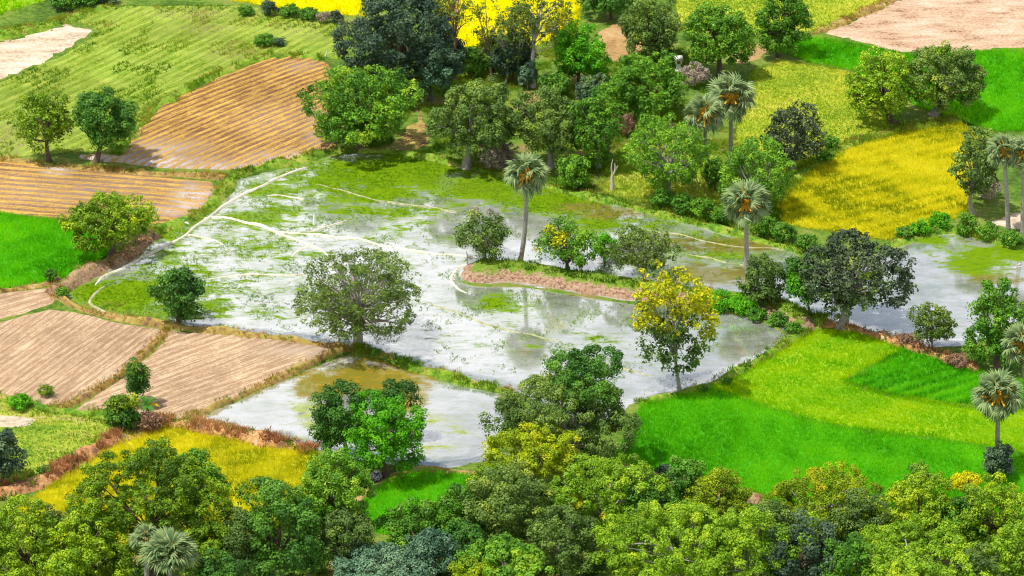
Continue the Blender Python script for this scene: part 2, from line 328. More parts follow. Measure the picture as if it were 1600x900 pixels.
def field(name, label, px, mat, cat='field', sm=0, step=1.5, hfun=None, attrs=None, rows=None, seed=1, jit=0.12, z=None, kind='structure'):
    rng = np.random.default_rng(seed)
    if z is None: LZ[0] += 0.004; z = 0.004 + LZ[0]
    poly = densify(wpoly(px, sm), step * 0.8, jit, rng)
    lo, hi = poly.min(0), poly.max(0)
    if rows:
        d = G(*rows['b'])[:2] - G(*rows['a'])[:2]; d /= np.linalg.norm(d); nrm = np.array([-d[1], d[0]])
        o = G(*rows['a'])[:2]; cur = rows.get('curve', 0.0)
        sp = abs((G(*rows['q2'])[:2] - G(*rows['q1'])[:2]) @ nrm) / rows['n']
        C = np.array([[lo[0], lo[1]], [lo[0], hi[1]], [hi[0], lo[1]], [hi[0], hi[1]]])
        u = (C - o) @ d; v = (C - o) @ nrm
        U, V = np.meshgrid(np.arange(u.min(), u.max(), .55), np.arange(v.min() - 20, v.max() + 20, sp / 4))
        U = U.ravel() + rng.uniform(-.2, .2, U.size); V = V.ravel()
        I = o + U[:, None] * d + (V + cur * U ** 2)[:, None] * nrm
    else:
        X, Y = np.meshgrid(np.arange(lo[0], hi[0], step), np.arange(lo[1], hi[1], step))
        I = np.stack([X.ravel(), Y.ravel()], 1) + rng.uniform(-.3, .3, (X.size, 2)) * step
    I = I[inside(I, poly)]
    if len(I): I = I[edge_dist(I, poly) > step * 0.25]
    P2, F = tri_field(poly, I)
    zz = np.full(len(P2), z); A = {}
    if rows:
        u = (P2 - o) @ d; v = (P2 - o) @ nrm - cur * u ** 2
        ph = v / sp * 2 * math.pi
        A['row'] = ('POINT', ph); A['along'] = ('POINT', u); zz = zz + rows.get('h', 0.1) * (0.5 + 0.5 * np.cos(ph))
    if hfun: zz = zz + hfun(P2, edge_dist(P2, poly), rng)
    zz[:len(poly)] = -0.05                          # the edge dips into the ground
    for k, fn in (attrs or {}).items(): A[k] = ('POINT', fn(P2))
    if rows and 'wet' not in A: A['wet'] = ('POINT', np.zeros(len(P2)))
    o_ = mesh_np(name, np.column_stack([P2, zz]), F, mat, attrs=A, smooth=True)
    tag(o_, label, cat, kind=kind)
    return o_
def blobs(lst):
    c = [(G(x, y)[:2], (G(x + rx, y)[0] - G(x, y)[0]), abs(G(x, y - ry)[1] - G(x, y + ry)[1]) / 2, am) for x, y, rx, ry, am in lst]
    def fn(P):
        s = np.zeros(len(P))
        for (p, a, b, am) in c:
            s = np.maximum(s, am * np.exp(-(((P[:, 0] - p[0]) / a) ** 2 + ((P[:, 1] - p[1]) / b) ** 2) * 0.9))
        return s
    return fn

def blades(name, label, cat, polys, mat, dens, h, w, seed, z=0.03, per=4, sm=0, holes=(), lean=0.25, patch=0.35, cluster=0.0, inset=0, rowtone=None):
    rng = np.random.default_rng(seed); pts = []
    for px in polys:
        poly = wpoly(px, sm); lo, hi = poly.min(0), poly.max(0)
        n = int((hi[0] - lo[0]) * (hi[1] - lo[1]) * dens)
        p = rng.uniform(lo, hi, (n, 2)); p = p[inside(p, poly)]
        if inset: p = p[edge_dist(p, poly) > inset]
        for hp in holes:
            p = p[~inside(p, wpoly(hp, sm))]
        pts.append(p)
    p = np.concatenate(pts)
    if cluster:
        f = fnoise(p, 0.5, seed) ; p = p[f > cluster]
    return blade_mesh(name, label, cat, p, np.full(len(p), z), mat, h, w, rng, per, lean, patch, rowtone)
def fnoise(p, fr, seed):
    r = np.random.default_rng(seed + 99); s = np.zeros(len(p))
    for k in range(6):
        an = r.uniform(0, 6.28); f = fr * r.uniform(0.6, 2.4)
        s += np.sin((p[:, 0] * math.cos(an) + p[:, 1] * math.sin(an)) * f + r.uniform(0, 6.28))
    return s / 6 + 0.5
def blade_mesh(name, label, cat, p, z, mat, h, w, rng, per=4, lean=0.25, patch=0.35, rowtone=None):
    n = len(p); tone0 = (fnoise(p, 0.16, int(rng.integers(1e6))) * .55 + fnoise(p, 0.9, int(rng.integers(1e6))) * .45 - .5) * patch * 2.6 + patch * .5 + (.5 + (rng.uniform(0, 1, n) - .5) * .38) * (1 - patch)
    if rowtone:
        a_, b_, sp_, am_ = rowtone; d_ = G(*b_)[:2] - G(*a_)[:2]; d_ /= np.linalg.norm(d_); v_ = p @ np.array([-d_[1], d_[0]])
        tone0 = tone0 + am_ * np.cos(v_ / sp_ * 2 * math.pi + 5 * fnoise(p, .12, 7)) * (.4 + fnoise(p, .3, 9))
    p = np.repeat(p, per, 0); z = np.repeat(z, per); tone = np.clip(np.repeat(tone0, per) + rng.normal(0, .08, n * per), 0, 1)
    an = rng.uniform(0, 2 * math.pi, n * per); r = rng.uniform(0, w * 1.5, n * per)
    b = np.column_stack([p[:, 0] + np.cos(an) * r, p[:, 1] + np.sin(an) * r, z])
    a2 = rng.uniform(0, 2 * math.pi, n * per); t = np.column_stack([np.cos(a2), np.sin(a2), 0 * a2])
    hh = h * rng.uniform(0.65, 1.25, n * per); ww = w * rng.uniform(.6, 1.2, n * per)
    l = np.column_stack([np.cos(an), np.sin(an), 0 * an]) * (hh * lean * rng.uniform(.3, 1.8, n * per))[:, None]
    up = np.array([[0, 0, 1.0]]) * hh[:, None]
    V = np.stack([b - t * ww[:, None] / 2, b + t * ww[:, None] / 2, b + l + up], 1).reshape(-1, 3)
    F = np.arange(len(V)).reshape(-1, 3)
    o = mesh_np(name, V, F, mat, attrs={'tone': ('FACE', tone)})
    return tag(o, label, cat, kind='stuff')

def bund(name, label, px, mat, width, height, seed, sm=2, z0=-0.05, rough=0.4):
    rng = np.random.default_rng(seed)
    P = smooth_poly(np.array([G(*p)[:2] for p in px]), sm, False); P = densify(P, 0.7, 0, rng, False)
    t = np.gradient(P, axis=0); t /= np.linalg.norm(t, axis=1)[:, None] + 1e-9; nr = np.column_stack([-t[:, 1], t[:, 0]])
    if name == 'mud_ridge': P = P + nr * ((fnoise(P, .22, seed + 5) - .5) * 1.7 + (fnoise(P, .9, seed + 6) - .5) * .45)[:, None]; width *= .82
    n = len(P); prof = np.array([-1, -.72, -.4, 0, .4, .72, 1]); hz = np.array([0, .45, .88, 1, .88, .45, 0])
    wv = width / 2 * (1 + rough * (fnoise(P, 0.6, seed) - .5) * 2)
    hv = height * (1 + rough * 1.4 * (fnoise(P, 0.9, seed + 3) - .5) * 2)
    hv[0] = hv[-1] = 0.05
    if name == 'mud_ridge': wv = wv * np.clip(np.minimum(np.arange(n), np.arange(n)[::-1]) / 6 + .35, 0, 1)
    V = np.zeros((n, 7, 3))
    V[:, :, :2] = P[:, None] + nr[:, None] * (prof[None, :, None] * wv[:, None, None]) + rng.normal(0, .05 * width / 2, (n, 7, 2))
    V[:, :, 2] = z0 + hz[None] * (hv[:, None] - z0) + rng.normal(0, .04 * height, (n, 7)) * (hz > 0)
    i = np.arange(n - 1)[:, None] * 7; j = np.arange(6)[None]
    F = np.stack([i + j, i + 7 + j, i + 7 + j + 1, i + j + 1], -1).reshape(-1, 4)[:, ::-1]
    tag(mesh_np(name, V.reshape(-1, 3), F, mat, smooth=True), label, 'earth bank', kind='structure')
    return P, nr, wv, hv
def bund_tufts(b, dens, rng):
    P, nr, wv, hv = b; L = np.linalg.norm(np.diff(P, axis=0), axis=1).sum(); k = int(L * wv.mean() * 2 * dens * 1.8)
    i = rng.integers(0, len(P), k); s = np.clip(rng.normal(0, .5, k), -1.1, 1.1)
    p = P[i] + nr[i] * (s * wv[i])[:, None] + rng.normal(0, .35, (k, 2))
    q = fnoise(p, .8, int(rng.integers(1e6))) > .42; p, s, i = p[q], s[q], i[q]
    return p, hv[i] * (1 - np.minimum(1, np.abs(s)) ** 2) * 0.9

# ground
g_ = MB(); S = 9000.0
g_.add([(-S, -S, 0), (S, -S, 0), (S, S, 0), (-S, S, 0)], [(0, 1, 2, 3)])
tag(g_.build('ground', M['ground'], smooth=False), 'rough green grassland under all the fields', 'ground', kind='structure')

PX = {}
PX['sand'] = [(-120, 78), (0, 62), (60, 48), (105, 35), (152, 47), (105, 82), (60, 104), (0, 127), (-120, 165)]
PX['green_corner'] = [(-160, -60), (80, -60), (78, 2), (40, 12), (0, 24), (-160, 45)]
PX['weedrow'] = [(-160, 120), (0, 128), (100, 85), (155, 48), (110, 30), (160, 10), (380, 8), (540, 40), (540, 95), (470, 86), (410, 92), (310, 130), (225, 172), (205, 236), (120, 238), (0, 247), (-160, 252)]
PX['yellow_a'] = [(330, -60), (575, -60), (570, 28), (520, 23), (400, 9), (355, 0)]
PX['yellow_b'] = [(670, -60), (915, -60), (905, 45), (830, 76), (760, 76), (690, 70)]
PX['lime_top'] = [(1040, -60), (1420, -60), (1400, 2), (1330, 28), (1270, 50), (1200, 62), (1060, 50)]
PX['bare_top'] = [(1280, 52), (1335, 28), (1400, 0), (1440, -60), (1850, -60), (1850, 72), (1590, 77), (1500, 81), (1412, 84), (1350, 70)]
PX['rice_top'] = [(1215, 78), (1250, 55), (1350, 71), (1412, 85), (1500, 82), (1592, 78), (1620, 100), (1720, 205), (1560, 207), (1500, 190), (1440, 170), (1330, 110), (1260, 98)]
PX['meadow_r'] = [(1130, 260), (1150, 190), (1175, 110), (1215, 94), (1260, 98), (1330, 110), (1390, 150), (1410, 195), (1330, 226), (1290, 245), (1240, 275), (1180, 275)]
PX['gold_r'] = [(1212, 325), (1228, 295), (1265, 264), (1320, 231), (1400, 206), (1495, 190), (1535, 215), (1512, 335), (1430, 366), (1390, 377), (1300, 364), (1225, 352)]
PX['tan_a'] = [(925, 45), (1000, 28), (1010, 80), (980, 100), (935, 92)]
PX['tan_b'] = [(1140, 90), (1170, 62), (1215, 70), (1200, 90), (1155, 105)]
PX['sand_r'] = [(1535, 352), (1580, 330), (1700, 318), (1700, 370), (1600, 362)]
PX['stub_a'] = [(188, 242), (222, 195), (240, 170), (330, 126), (410, 93), (470, 87), (520, 100), (515, 215), (530, 230), (440, 260), (350, 266), (250, 263), (130, 250), (110, 240)]
PX['stub_b'] = [(-140, 246), (0, 250), (120, 264), (200, 270), (330, 283), (341, 300), (312, 335), (262, 349), (230, 352), (90, 342), (0, 333), (-140, 322)]
PX['rice_l'] = [(-160, 322), (0, 334), (90, 344), (150, 366), (172, 392), (150, 420), (80, 440), (0, 456), (-160, 472)]
PX['plough_s'] = [(-160, 474), (0, 458), (75, 450), (90, 466), (70, 480), (0, 500), (-160, 530)]
PX['plough_l'] = [(-160, 535), (0, 503), (75, 483), (120, 488), (180, 503), (262, 516), (235, 545), (180, 590), (110, 632), (60, 634), (0, 618), (-160, 590)]
PX['plough_r'] = [(268, 516), (350, 522), (440, 532), (535, 544), (500, 562), (415, 600), (330, 640), (280, 656), (200, 645), (112, 642), (180, 598), (240, 550)]
PX['rice_r1'] = [(955, 722), (985, 660), (1002, 632), (1063, 618), (1112, 606), (1180, 630), (1300, 665), (1540, 697), (1720, 740), (1720, 815), (1200, 795), (1185, 772), (1040, 745)]
PX['lime_r'] = [(1112, 606), (1200, 560), (1245, 532), (1275, 516), (1330, 518), (1415, 545), (1320, 596), (1400, 618), (1530, 638), (1700, 640), (1720, 738), (1540, 697), (1300, 665), (1180, 630)]
PX['rice_r2'] = [(1318, 597), (1360, 575), (1415, 542), (1450, 552), (1530, 582), (1720, 622), (1700, 642), (1530, 636), (1400, 618)]
PX['rice_s'] = [(555, 795), (580, 768), (620, 742), (665, 734), (730, 742), (790, 760), (760, 800), (650, 840), (590, 835)]
PX['gold_l'] = [(20, 800), (90, 752), (160, 706), (210, 682), (250, 662), (330, 670), (400, 686), (480, 702), (510, 720), (490, 780), (420, 860), (330, 880), (60, 840)]
PX['scrub_l'] = [(-160, 600), (0, 620), (70, 640), (160, 656), (200, 668), (150, 698), (80, 742), (-20, 770), (-160, 800)]
PX['sand_l'] = [(-60, 650), (0, 644), (60, 650), (72, 662), (40, 675), (-20, 680)]
PX['main'] = [(95, 462), (135, 440), (190, 408), (225, 378), (262, 358), (310, 348), (345, 312), (365, 280), (440, 262), (528, 241), (600, 237), (690, 252), (800, 279), (900, 304), (1010, 330), (1110, 356), (1200, 380), (1250, 396), (1262, 440), (1258, 500), (1240, 530), (1195, 562), (1112, 602), (1063, 616), (1000, 630), (930, 665), (860, 640), (800, 613), (740, 601), (650, 573), (590, 556), (545, 545), (440, 530), (350, 520), (280, 511), (200, 499), (130, 483)]
PX['low'] = [(300, 658), (335, 640), (412, 606), (500, 569), (545, 551), (590, 559), (650, 579), (740, 606), (805, 616), (790, 660), (765, 720), (700, 733), (620, 728), (560, 720), (480, 700), (380, 682)]
PX['right'] = [(1385, 388), (1440, 370), (1482, 361), (1560, 380), (1720, 412), (1720, 480), (1600, 500), (1520, 540), (1440, 545), (1330, 515), (1215, 490), (1225, 465), (1300, 430)]
PX['island'] = [(716, 430), (728, 416), (745, 409), (800, 410), (900, 426), (1000, 439), (1090, 455), (1160, 460), (1235, 472), (1290, 500), (1262, 524), (1238, 526), (1200, 500), (1150, 487), (1080, 482), (980, 471), (880, 455), (800, 442), (745, 445), (722, 440)]
PX['grove'] = [(540, 150), (560, 225), (620, 238), (700, 252), (800, 274), (900, 298), (1010, 322), (1110, 348), (1215, 374), (1225, 300), (1160, 240), (1130, 150), (1060, 60), (960, 100), (900, 60), (800, 90), (690, 80), (570, 60)]
PX['glade'] = [(925, 300), (960, 240), (1000, 215), (1070, 215), (1135, 245), (1150, 330), (1110, 345), (1010, 320)]
PX['tan_c'] = [(612, 232), (625, 200), (650, 170), (672, 180), (680, 225), (660, 240)]
PX['tan_d'] = [(800, 160), (815, 138), (850, 138), (858, 160), (830, 172)]
PX['lawn'] = [(690, 128), (700, 82), (780, 82), (790, 130), (740, 138)]
PX['wood'] = [(-160, 800), (0, 775), (110, 790), (330, 850), (480, 780), (570, 790), (620, 850), (760, 790), (960, 735), (1040, 760), (1200, 800), (1720, 800), (1750, 1250), (-200, 1250)]

def rice_bump(P, d, rng): return 0.03 * (fnoise(P, 1.5, 5) - .5)
field('grove_floor', 'leaf littered ground under the grove of trees', PX['grove'], M['litter'], 'ground', seed=2)
field('meadow', 'light green grassy glade around the dead tree', PX['glade'], M['meadow'], seed=61)
field('meadow', 'grassy gap between the rusty trunked trees', PX['lawn'], M['meadow'], seed=62)
field('earth_patch', 'brown earth between the leafy tree and the dark olive tree', PX['tan_c'], M['bund_dry'], 'ground', seed=63)
field('earth_patch', 'brown earth at the foot of the forked gum', PX['tan_d'], M['tan'], 'ground', seed=64)
field('woodland_floor', 'dark leaf littered floor of the near wood', PX['wood'], M['litter'], 'ground', seed=3, step=3)
field('weedy_field', 'green weedy field with faint rows at upper left', PX['weedrow'], M['weedrow'], seed=4,
      rows=dict(a=(130, 165), b=(240, 112), q1=(200, 40), q2=(250, 150), n=13, h=0.12), attrs={'wet': blobs([(20, 215, 60, 25, 0.5), (300, 22, 60, 8, .6), (330, 45, 50, 8, .45), (470, 45, 40, 14, .4), (360, 85, 30, 8, .5)])})
field('bare_field', 'pale sandy bare field at the left edge', PX['sand'], M['sand'], seed=5)
field('rice_field', 'strip of green field at the far left corner', PX['green_corner'], M['lime_soil'], seed=6)
field('rice_field', 'bright yellow field at the top behind a hedge', PX['yellow_a'], M['yellow_soil'], seed=7)
field('rice_field', 'bright yellow field behind the tall thin trees', PX['yellow_b'], M['yellow_soil'], seed=8)
field('rice_field', 'yellow green field at the top beside the bare pink field', PX['lime_top'], M['olive'], seed=9)
field('bare_field', 'pinkish bare earth field in the top right corner', PX['bare_top'], M['bare'], seed=10)
field('rice_field', 'vivid green rice field below the bare pink field', PX['rice_top'], M['rice_soil'], seed=11)
field('meadow', 'yellow green meadow left of the twin trees', PX['meadow_r'], M['olive'], seed=12)
field('rice_field', 'golden yellow rice field above the right pond', PX['gold_r'], M['gold_soil'], seed=13)
field('earth_patch', 'tan earth patch among the grove trees', PX['tan_a'], M['tan'], 'ground', seed=14)
field('earth_patch', 'tan earth patch beside the round tree', PX['tan_b'], M['tan'], 'ground', seed=15)
field('path', 'pale sandy path behind the palms at the right', PX['sand_r'], M['sand'], 'path', seed=16)
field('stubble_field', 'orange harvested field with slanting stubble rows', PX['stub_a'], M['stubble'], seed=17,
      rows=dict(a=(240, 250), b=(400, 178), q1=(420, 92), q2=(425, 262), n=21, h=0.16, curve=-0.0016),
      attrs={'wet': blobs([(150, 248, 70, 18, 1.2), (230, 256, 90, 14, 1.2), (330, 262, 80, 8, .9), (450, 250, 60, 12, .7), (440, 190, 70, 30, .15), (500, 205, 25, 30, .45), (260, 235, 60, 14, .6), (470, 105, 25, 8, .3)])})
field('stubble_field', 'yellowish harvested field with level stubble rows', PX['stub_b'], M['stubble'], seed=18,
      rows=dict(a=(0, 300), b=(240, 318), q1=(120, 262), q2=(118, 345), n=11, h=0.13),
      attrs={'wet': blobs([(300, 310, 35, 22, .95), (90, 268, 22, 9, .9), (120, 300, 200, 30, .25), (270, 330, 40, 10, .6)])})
field('rice_field', 'vivid green rice field at the left edge', PX['rice_l'], M['rice_soil'], seed=19)
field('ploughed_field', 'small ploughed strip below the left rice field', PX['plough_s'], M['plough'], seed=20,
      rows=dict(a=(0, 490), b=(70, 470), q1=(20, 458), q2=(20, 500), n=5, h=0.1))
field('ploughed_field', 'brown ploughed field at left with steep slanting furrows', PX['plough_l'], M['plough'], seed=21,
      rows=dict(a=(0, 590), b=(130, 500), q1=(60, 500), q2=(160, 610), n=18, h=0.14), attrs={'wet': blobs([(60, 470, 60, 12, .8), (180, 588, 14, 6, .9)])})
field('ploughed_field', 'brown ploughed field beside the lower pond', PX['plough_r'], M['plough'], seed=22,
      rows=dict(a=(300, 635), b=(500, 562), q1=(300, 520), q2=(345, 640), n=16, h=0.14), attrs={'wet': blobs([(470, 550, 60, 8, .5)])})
field('rice_field', 'vivid green rice field in front of the flooded paddy', PX['rice_r1'], M['rice_soil'], seed=23)
field('rice_field', 'yellow green rice field beside the big tree bank', PX['lime_r'], M['lime_soil'], seed=24)
field('rice_field', 'deep green rice plot left of the tall palm', PX['rice_r2'], M['rice_soil'], seed=25)
field('rice_field', 'small green rice plot under the bright green tree', PX['rice_s'], M['rice_soil'], seed=26)
field('rice_field', 'golden yellow rice field behind the near left trees', PX['gold_l'], M['gold_soil'], seed=27)
field('meadow', 'weedy green meadow at the left edge', PX['scrub_l'], M['meadow'], seed=28)
field('earth_patch', 'bare sandy patch in the left meadow', PX['sand_l'], M['sand'], 'ground', seed=29)

WEED = blobs([(620, 270, 190, 34, 1.0), (560, 300, 130, 28, .8), (770, 292, 130, 30, 1.0), (870, 318, 90, 26, 1.0), (430, 300, 70, 28, .75), (395, 345, 80, 18, .8), (640, 330, 110, 22, .62),
              (200, 462, 80, 28, 1.1), (150, 462, 60, 26, 1.1), (230, 488, 100, 14, 1.1), (260, 400, 60, 16, .8), (330, 482, 60, 22, .8), (318, 398, 70, 18, .6), (300, 425, 60, 15, .55), (410, 488, 50, 18, .65), (250, 365, 60, 14, 1),
              (480, 398, 40, 10, .7), (420, 440, 50, 8, .5), (780, 478, 60, 22, .6), (740, 540, 90, 10, .35), (1090, 372, 60, 18, .65), (1130, 400, 70, 20, .7), (950, 350, 80, 22, .75), (1180, 405, 50, 20, .6),
              (950, 540, 90, 24, .38), (690, 375, 50, 10, .5), (860, 540, 80, 20, .32), (1000, 500, 60, 12, .35), (640, 240, 80, 14, 1.0), (880, 500, 60, 14, .35), (480, 340, 260, 60, .43), (300, 440, 200, 64, .50), (380, 390, 200, 30, .5), (600, 440, 260, 90, .26), (900, 540, 260, 60, .22), (1050, 390, 160, 36, .40), (1000, 350, 120, 20, .6), (560, 330, 90, 16, .5), (520, 285, 60, 20, .7), (450, 330, 60, 12, .62), (600, 355, 80, 10, .42)])
SCUM_REFLECT = blobs([(960, 335, 70, 14, .8), (905, 325, 60, 12, .7), (1140, 385, 100, 16, .78), (1100, 430, 130, 22, .72), (1060, 380, 80, 16, .75), (980, 410, 100, 14, .6), (800, 445, 70, 6, .6), (900, 462, 80, 6, .6), (1000, 480, 60, 6, .55), (1150, 492, 60, 6, .6), (180, 475, 30, 12, .5), (470, 350, 30, 8, .4), (1000, 545, 40, 12, .35)])  # brown scum; patches between spit and far bank paint dark reflections into the colour
field('flood_water', 'flooded paddy with pale silty water and floating green weed', PX['main'], M['water'], 'water', attrs={'weed': WEED, 'scum': SCUM_REFLECT}, seed=30, step=1.2)
field('flood_water', 'lower flooded pond with grey water and brown scum', PX['low'], M['water_low'], 'water', seed=31, step=1.2,
      attrs={'weed': blobs([(490, 645, 40, 40, .5), (640, 570, 60, 14, .5), (700, 660, 60, 20, .4), (660, 700, 60, 14, .45)]), 'scum': blobs([(590, 585, 110, 36, 1.0), (500, 600, 50, 30, .9), (640, 620, 40, 36, .9)])})
field('flood_water', 'flooded paddy with grey water behind the big dark tree', PX['right'], M['water'], 'water', seed=32, step=1.2,
      attrs={'weed': blobs([(1520, 412, 60, 22, .85), (1590, 395, 110, 14, 1), (1450, 377, 50, 10, .85), (1440, 395, 40, 12, .5), (1390, 450, 40, 20, .3)]), 'scum': blobs([(1560, 440, 70, 12, .6), (1500, 380, 50, 8, .4)])})

def isl(P, d, rng): return -0.02 + 1.25 * np.clip(d / 2.1, 0, 1) ** 0.75 + 0.12 * (fnoise(P, 1.4, 8) - .5)
m_isl, nt_, out_ = new_mat('island_ground')
gz = N(nt_, 'ShaderNodeSeparateXYZ'); gg = N(nt_, 'ShaderNodeNewGeometry'); nt_.links.new(gg.outputs['Position'], gz.inputs[0])
n1_ = noise(nt_, 0.9, 5, .7); n2_ = noise(nt_, 3, 5, .7)
er_ = ramp(nt_, [(0.36, (0.13, 0.07, 0.04)), (0.47, (0.38, 0.23, 0.14)), (0.56, (0.46, 0.31, 0.22)), (0.66, (0.52, 0.38, 0.32))], n2_).outputs[0]
gr_ = ramp(nt_, [(0.3, (0.08, 0.18, 0.02)), (0.6, (0.22, 0.33, 0.03))], n2_).outputs[0]
f_ = ramp(nt_, [(0.56, (0, 0, 0)), (0.64, (1, 1, 1))], math_(nt_, 'ADD', math_(nt_, 'MULTIPLY', gz.outputs[2], 0.36), math_(nt_, 'MULTIPLY', n1_, 0.55))).outputs[0]
princ(nt_, out_, mixc(nt_, f_, er_, gr_), 0.9, n2_, 0.9, 0.25, .15)
field('grassy_bank', 'grassy earth spit running out into the flooded paddy', PX['island'], m_isl, 'earth bank', hfun=isl, seed=33, step=0.6, z=0.05)

BL['weed'] = leaf_mat('water_weed_blades', [(0, (0.06, 0.17, 0.006)), (0.6, (0.16, 0.31, 0.01)), (1, (0.30, 0.36, 0.06))], 0.3)
rw_ = np.random.default_rng(444); pm_ = wpoly(PX['main'], 0); q_ = rw_.uniform(pm_.min(0), pm_.max(0), (90000, 2)); q_ = q_[inside(q_, pm_)]
q_ = q_[(~inside(q_, wpoly(PX['island'], 0))) & (edge_dist(q_, pm_) > .8)]
q_ = q_[WEED(q_) + (fnoise(q_, .9, 21) - .5) * .9 + (fnoise(q_, 2.6, 22) - .5) * .6 + rw_.normal(0, .12, len(q_)) > .52]
blade_mesh('water_weed', 'low green weed standing in the shallows of the flooded paddy', 'weed', q_, np.full(len(q_), .13), BL['weed'], .14, .06, rw_, 4, .9)
# banks and ridges
rngT = np.random.default_rng(77)
TUFT = {'green': [], 'dry': [], 'rust': []}
def bank(label, px, mat, w, h, seed, tuft=None, dens=6, name='field_bank'):
    b = bund(name, label, px, mat, w, h, seed)
    if tuft:
        TUFT[tuft].append(bund_tufts(b, dens, rngT)); TUFT['green' if tuft != 'green' else 'dry'].append(bund_tufts(b, dens * .25, rngT))
    return b
bank('grassy bank between the orange stubble and the flooded paddy', [(535, 234), (440, 258), (390, 266), (362, 280), (345, 310), (310, 340), (262, 354), (240, 366)], M['bund_green'], 2.0, 0.55, 41, 'green')
bank('eroded reddish bank below the broad olive tree', [(228, 368), (216, 388), (198, 402), (165, 415), (135, 430), (105, 448), (82, 462)], M['bank_earth'], 2.8, 0.9, 42, 'dry', 3)
bank('earthy bank between ploughed fields and flooded paddy', [(85, 462), (110, 478), (145, 490), (200, 501), (280, 513), (350, 521), (440, 531), (530, 545), (560, 549)], M['bund_dry'], 1.05, 0.5, 43, 'dry', 4)
bank('lush green bank above the lower pond', [(556, 548), (600, 556), (640, 573), (700, 590), (750, 604), (800, 613)], M['bund_green'], 1.7, 0.5, 44, 'green', 14)
bank('dry bank between ploughed field and lower pond', [(538, 546), (490, 568), (430, 594), (400, 610), (345, 634), (290, 655)], M['bund_dry'], 1.05, 0.5, 45, 'dry')
bank('rust coloured brushy bank beside the golden rice', [(490, 706), (430, 694), (370, 682), (300, 667), (245, 658), (205, 678), (150, 700), (85, 744), (40, 762), (-60, 790)], M['bund_rust'], 2.3, 0.65, 46, 'rust', 16)
bank('dark bank along the far side of the flooded paddy', [(560, 236), (620, 238), (690, 252), (790, 277), (900, 304), (1010, 330), (1110, 356), (1200, 381), (1255, 396)], M['bund_green'], 1.6, 0.5, 47, 'green', 5)
bank('earthy bank between right pond and rice', [(1230, 494), (1285, 506), (1335, 517), (1400, 534), (1440, 549), (1480, 562), (1530, 580)], M['bund_rust'], 1.6, 0.5, 48, 'rust', 5)
bank('green bank along the top of the right pond', [(1380, 390), (1430, 372), (1482, 360), (1560, 379), (1720, 412)], M['bund_green'], 2.2, 0.5, 49, 'green')
bank('green bank between rice and flooded paddy', [(1262, 520), (1240, 528), (1200, 558), (1112, 604), (1063, 617), (1002, 630)], M['bund_green'], 1.4, 0.45, 50, 'green')
bank('olive dry grass strip dividing the ploughed fields', [(264, 516), (235, 545), (210, 568), (180, 594), (140, 618), (95, 640)], M['bund_dry'], 1.05, 0.35, 51, 'dry', 8)
bank('pale bank between left rice and ploughed strip', [(-100, 470), (0, 457), (60, 447), (95, 436)], M['bund_dry'], 1.0, 0.3, 52, 'dry')
bank('yellowed bank between the two stubble fields', [(-100, 246), (0, 249), (70, 257), (120, 262), (200, 269), (260, 273), (330, 276), (362, 279)], M['bund_dry'], 1.5, 0.35, 53, 'dry')
bank('dark ditch bank at the foot of the near rice field', [(960, 728), (1000, 740), (1050, 752), (1120, 768), (1190, 782)], M['bank_earth'], 1.8, 0.4, 54, 'dry', 3)
bank('bushy bank along the golden rice field', [(1222, 300), (1262, 264), (1320, 229), (1400, 204), (1500, 188)], M['bund_green'], 2.0, 0.45, 55, 'green', 8)
bank('grassy bank dividing stubble and weedy field', [(185, 240), (225, 182), (300, 136), (380, 100), (430, 87), (500, 92)], M['bund_green'], 1.9, 0.4, 56, 'green')
bank('tan footpath beside the small rice plot', [(548, 800), (570, 772), (610, 746), (655, 732), (720, 738), (800, 752)], M['tan'], 1.5, 0.2, 57, name='footpath')
bank('thin bank along the bare pink field', [(1275, 52), (1335, 27), (1400, 0), (1440, -55)], M['bund_dry'], 1.6, 0.4, 58, 'dry')
bank('dark bank between the weedy meadow and ploughed field', [(-100, 604), (0, 620), (70, 640), (120, 646), (200, 650)], M['bund_green'], 1.8, 0.4, 59, 'green')
bank('ragged bank from the fallow sand to the hedge', [(-100, 70), (0, 58), (60, 44), (108, 30), (170, 10)], M['bund_green'], 2.6, 0.5, 60, 'green')
bank('wet brown rim along the near side of the spit', [(722, 442), (746, 449), (800, 446), (880, 459), (980, 475), (1080, 486), (1150, 491), (1200, 505), (1236, 530)], M['litter'], 0.8, 0.32, 85)
bank('grassy bank joining the spit to the big tree bank', [(1060, 466), (1130, 474), (1190, 484), (1240, 494), (1290, 508)], M['bund_green'], 3.0, 1.15, 86, 'green', 10)
def ridge(label, px, w, h, seed, mat='mud_pale'): bund('mud_ridge', label, px, M[mat], w, h + 0.12, seed, z0=0.0, rough=.16)
ridge('wide pale mud ridge curving down the left of the flooded paddy', [(480, 262), (430, 285), (385, 307), (345, 332), (325, 343), (290, 360), (255, 378), (235, 395), (210, 413), (185, 432), (165, 450)], 0.62, 0.22, 71)
ridge('long pale mud ridge crossing the paddy to the spit', [(318, 345), (345, 344), (420, 358), (520, 375), (620, 390), (700, 402), (738, 408)], 0.5, 0.2, 72)
ridge('short pale mud ridge running to the umbrella shaped tree', [(375, 348), (405, 356), (440, 371), (475, 386), (512, 404)], 0.48, 0.18, 73)
ridge('faint mud ridge among the upper weed', [(490, 290), (540, 298), (600, 312), (660, 325), (712, 336)], 0.3, 0.12, 74, 'mud_green')
ridge('thin mud ridge in the middle of the paddy', [(668, 480), (700, 492), (740, 506), (800, 522), (870, 543), (960, 572), (1020, 590)], 0.32, 0.12, 75, 'mud_green')
ridge('short mud ridge branching off the long ridge', [(480, 366), (505, 360), (532, 352), (545, 348)], 0.35, 0.15, 76)
ridge('hooked mud ridge among weed near the tall tree', [(445, 402), (452, 394), (470, 386), (490, 380)], 0.4, 0.15, 77)
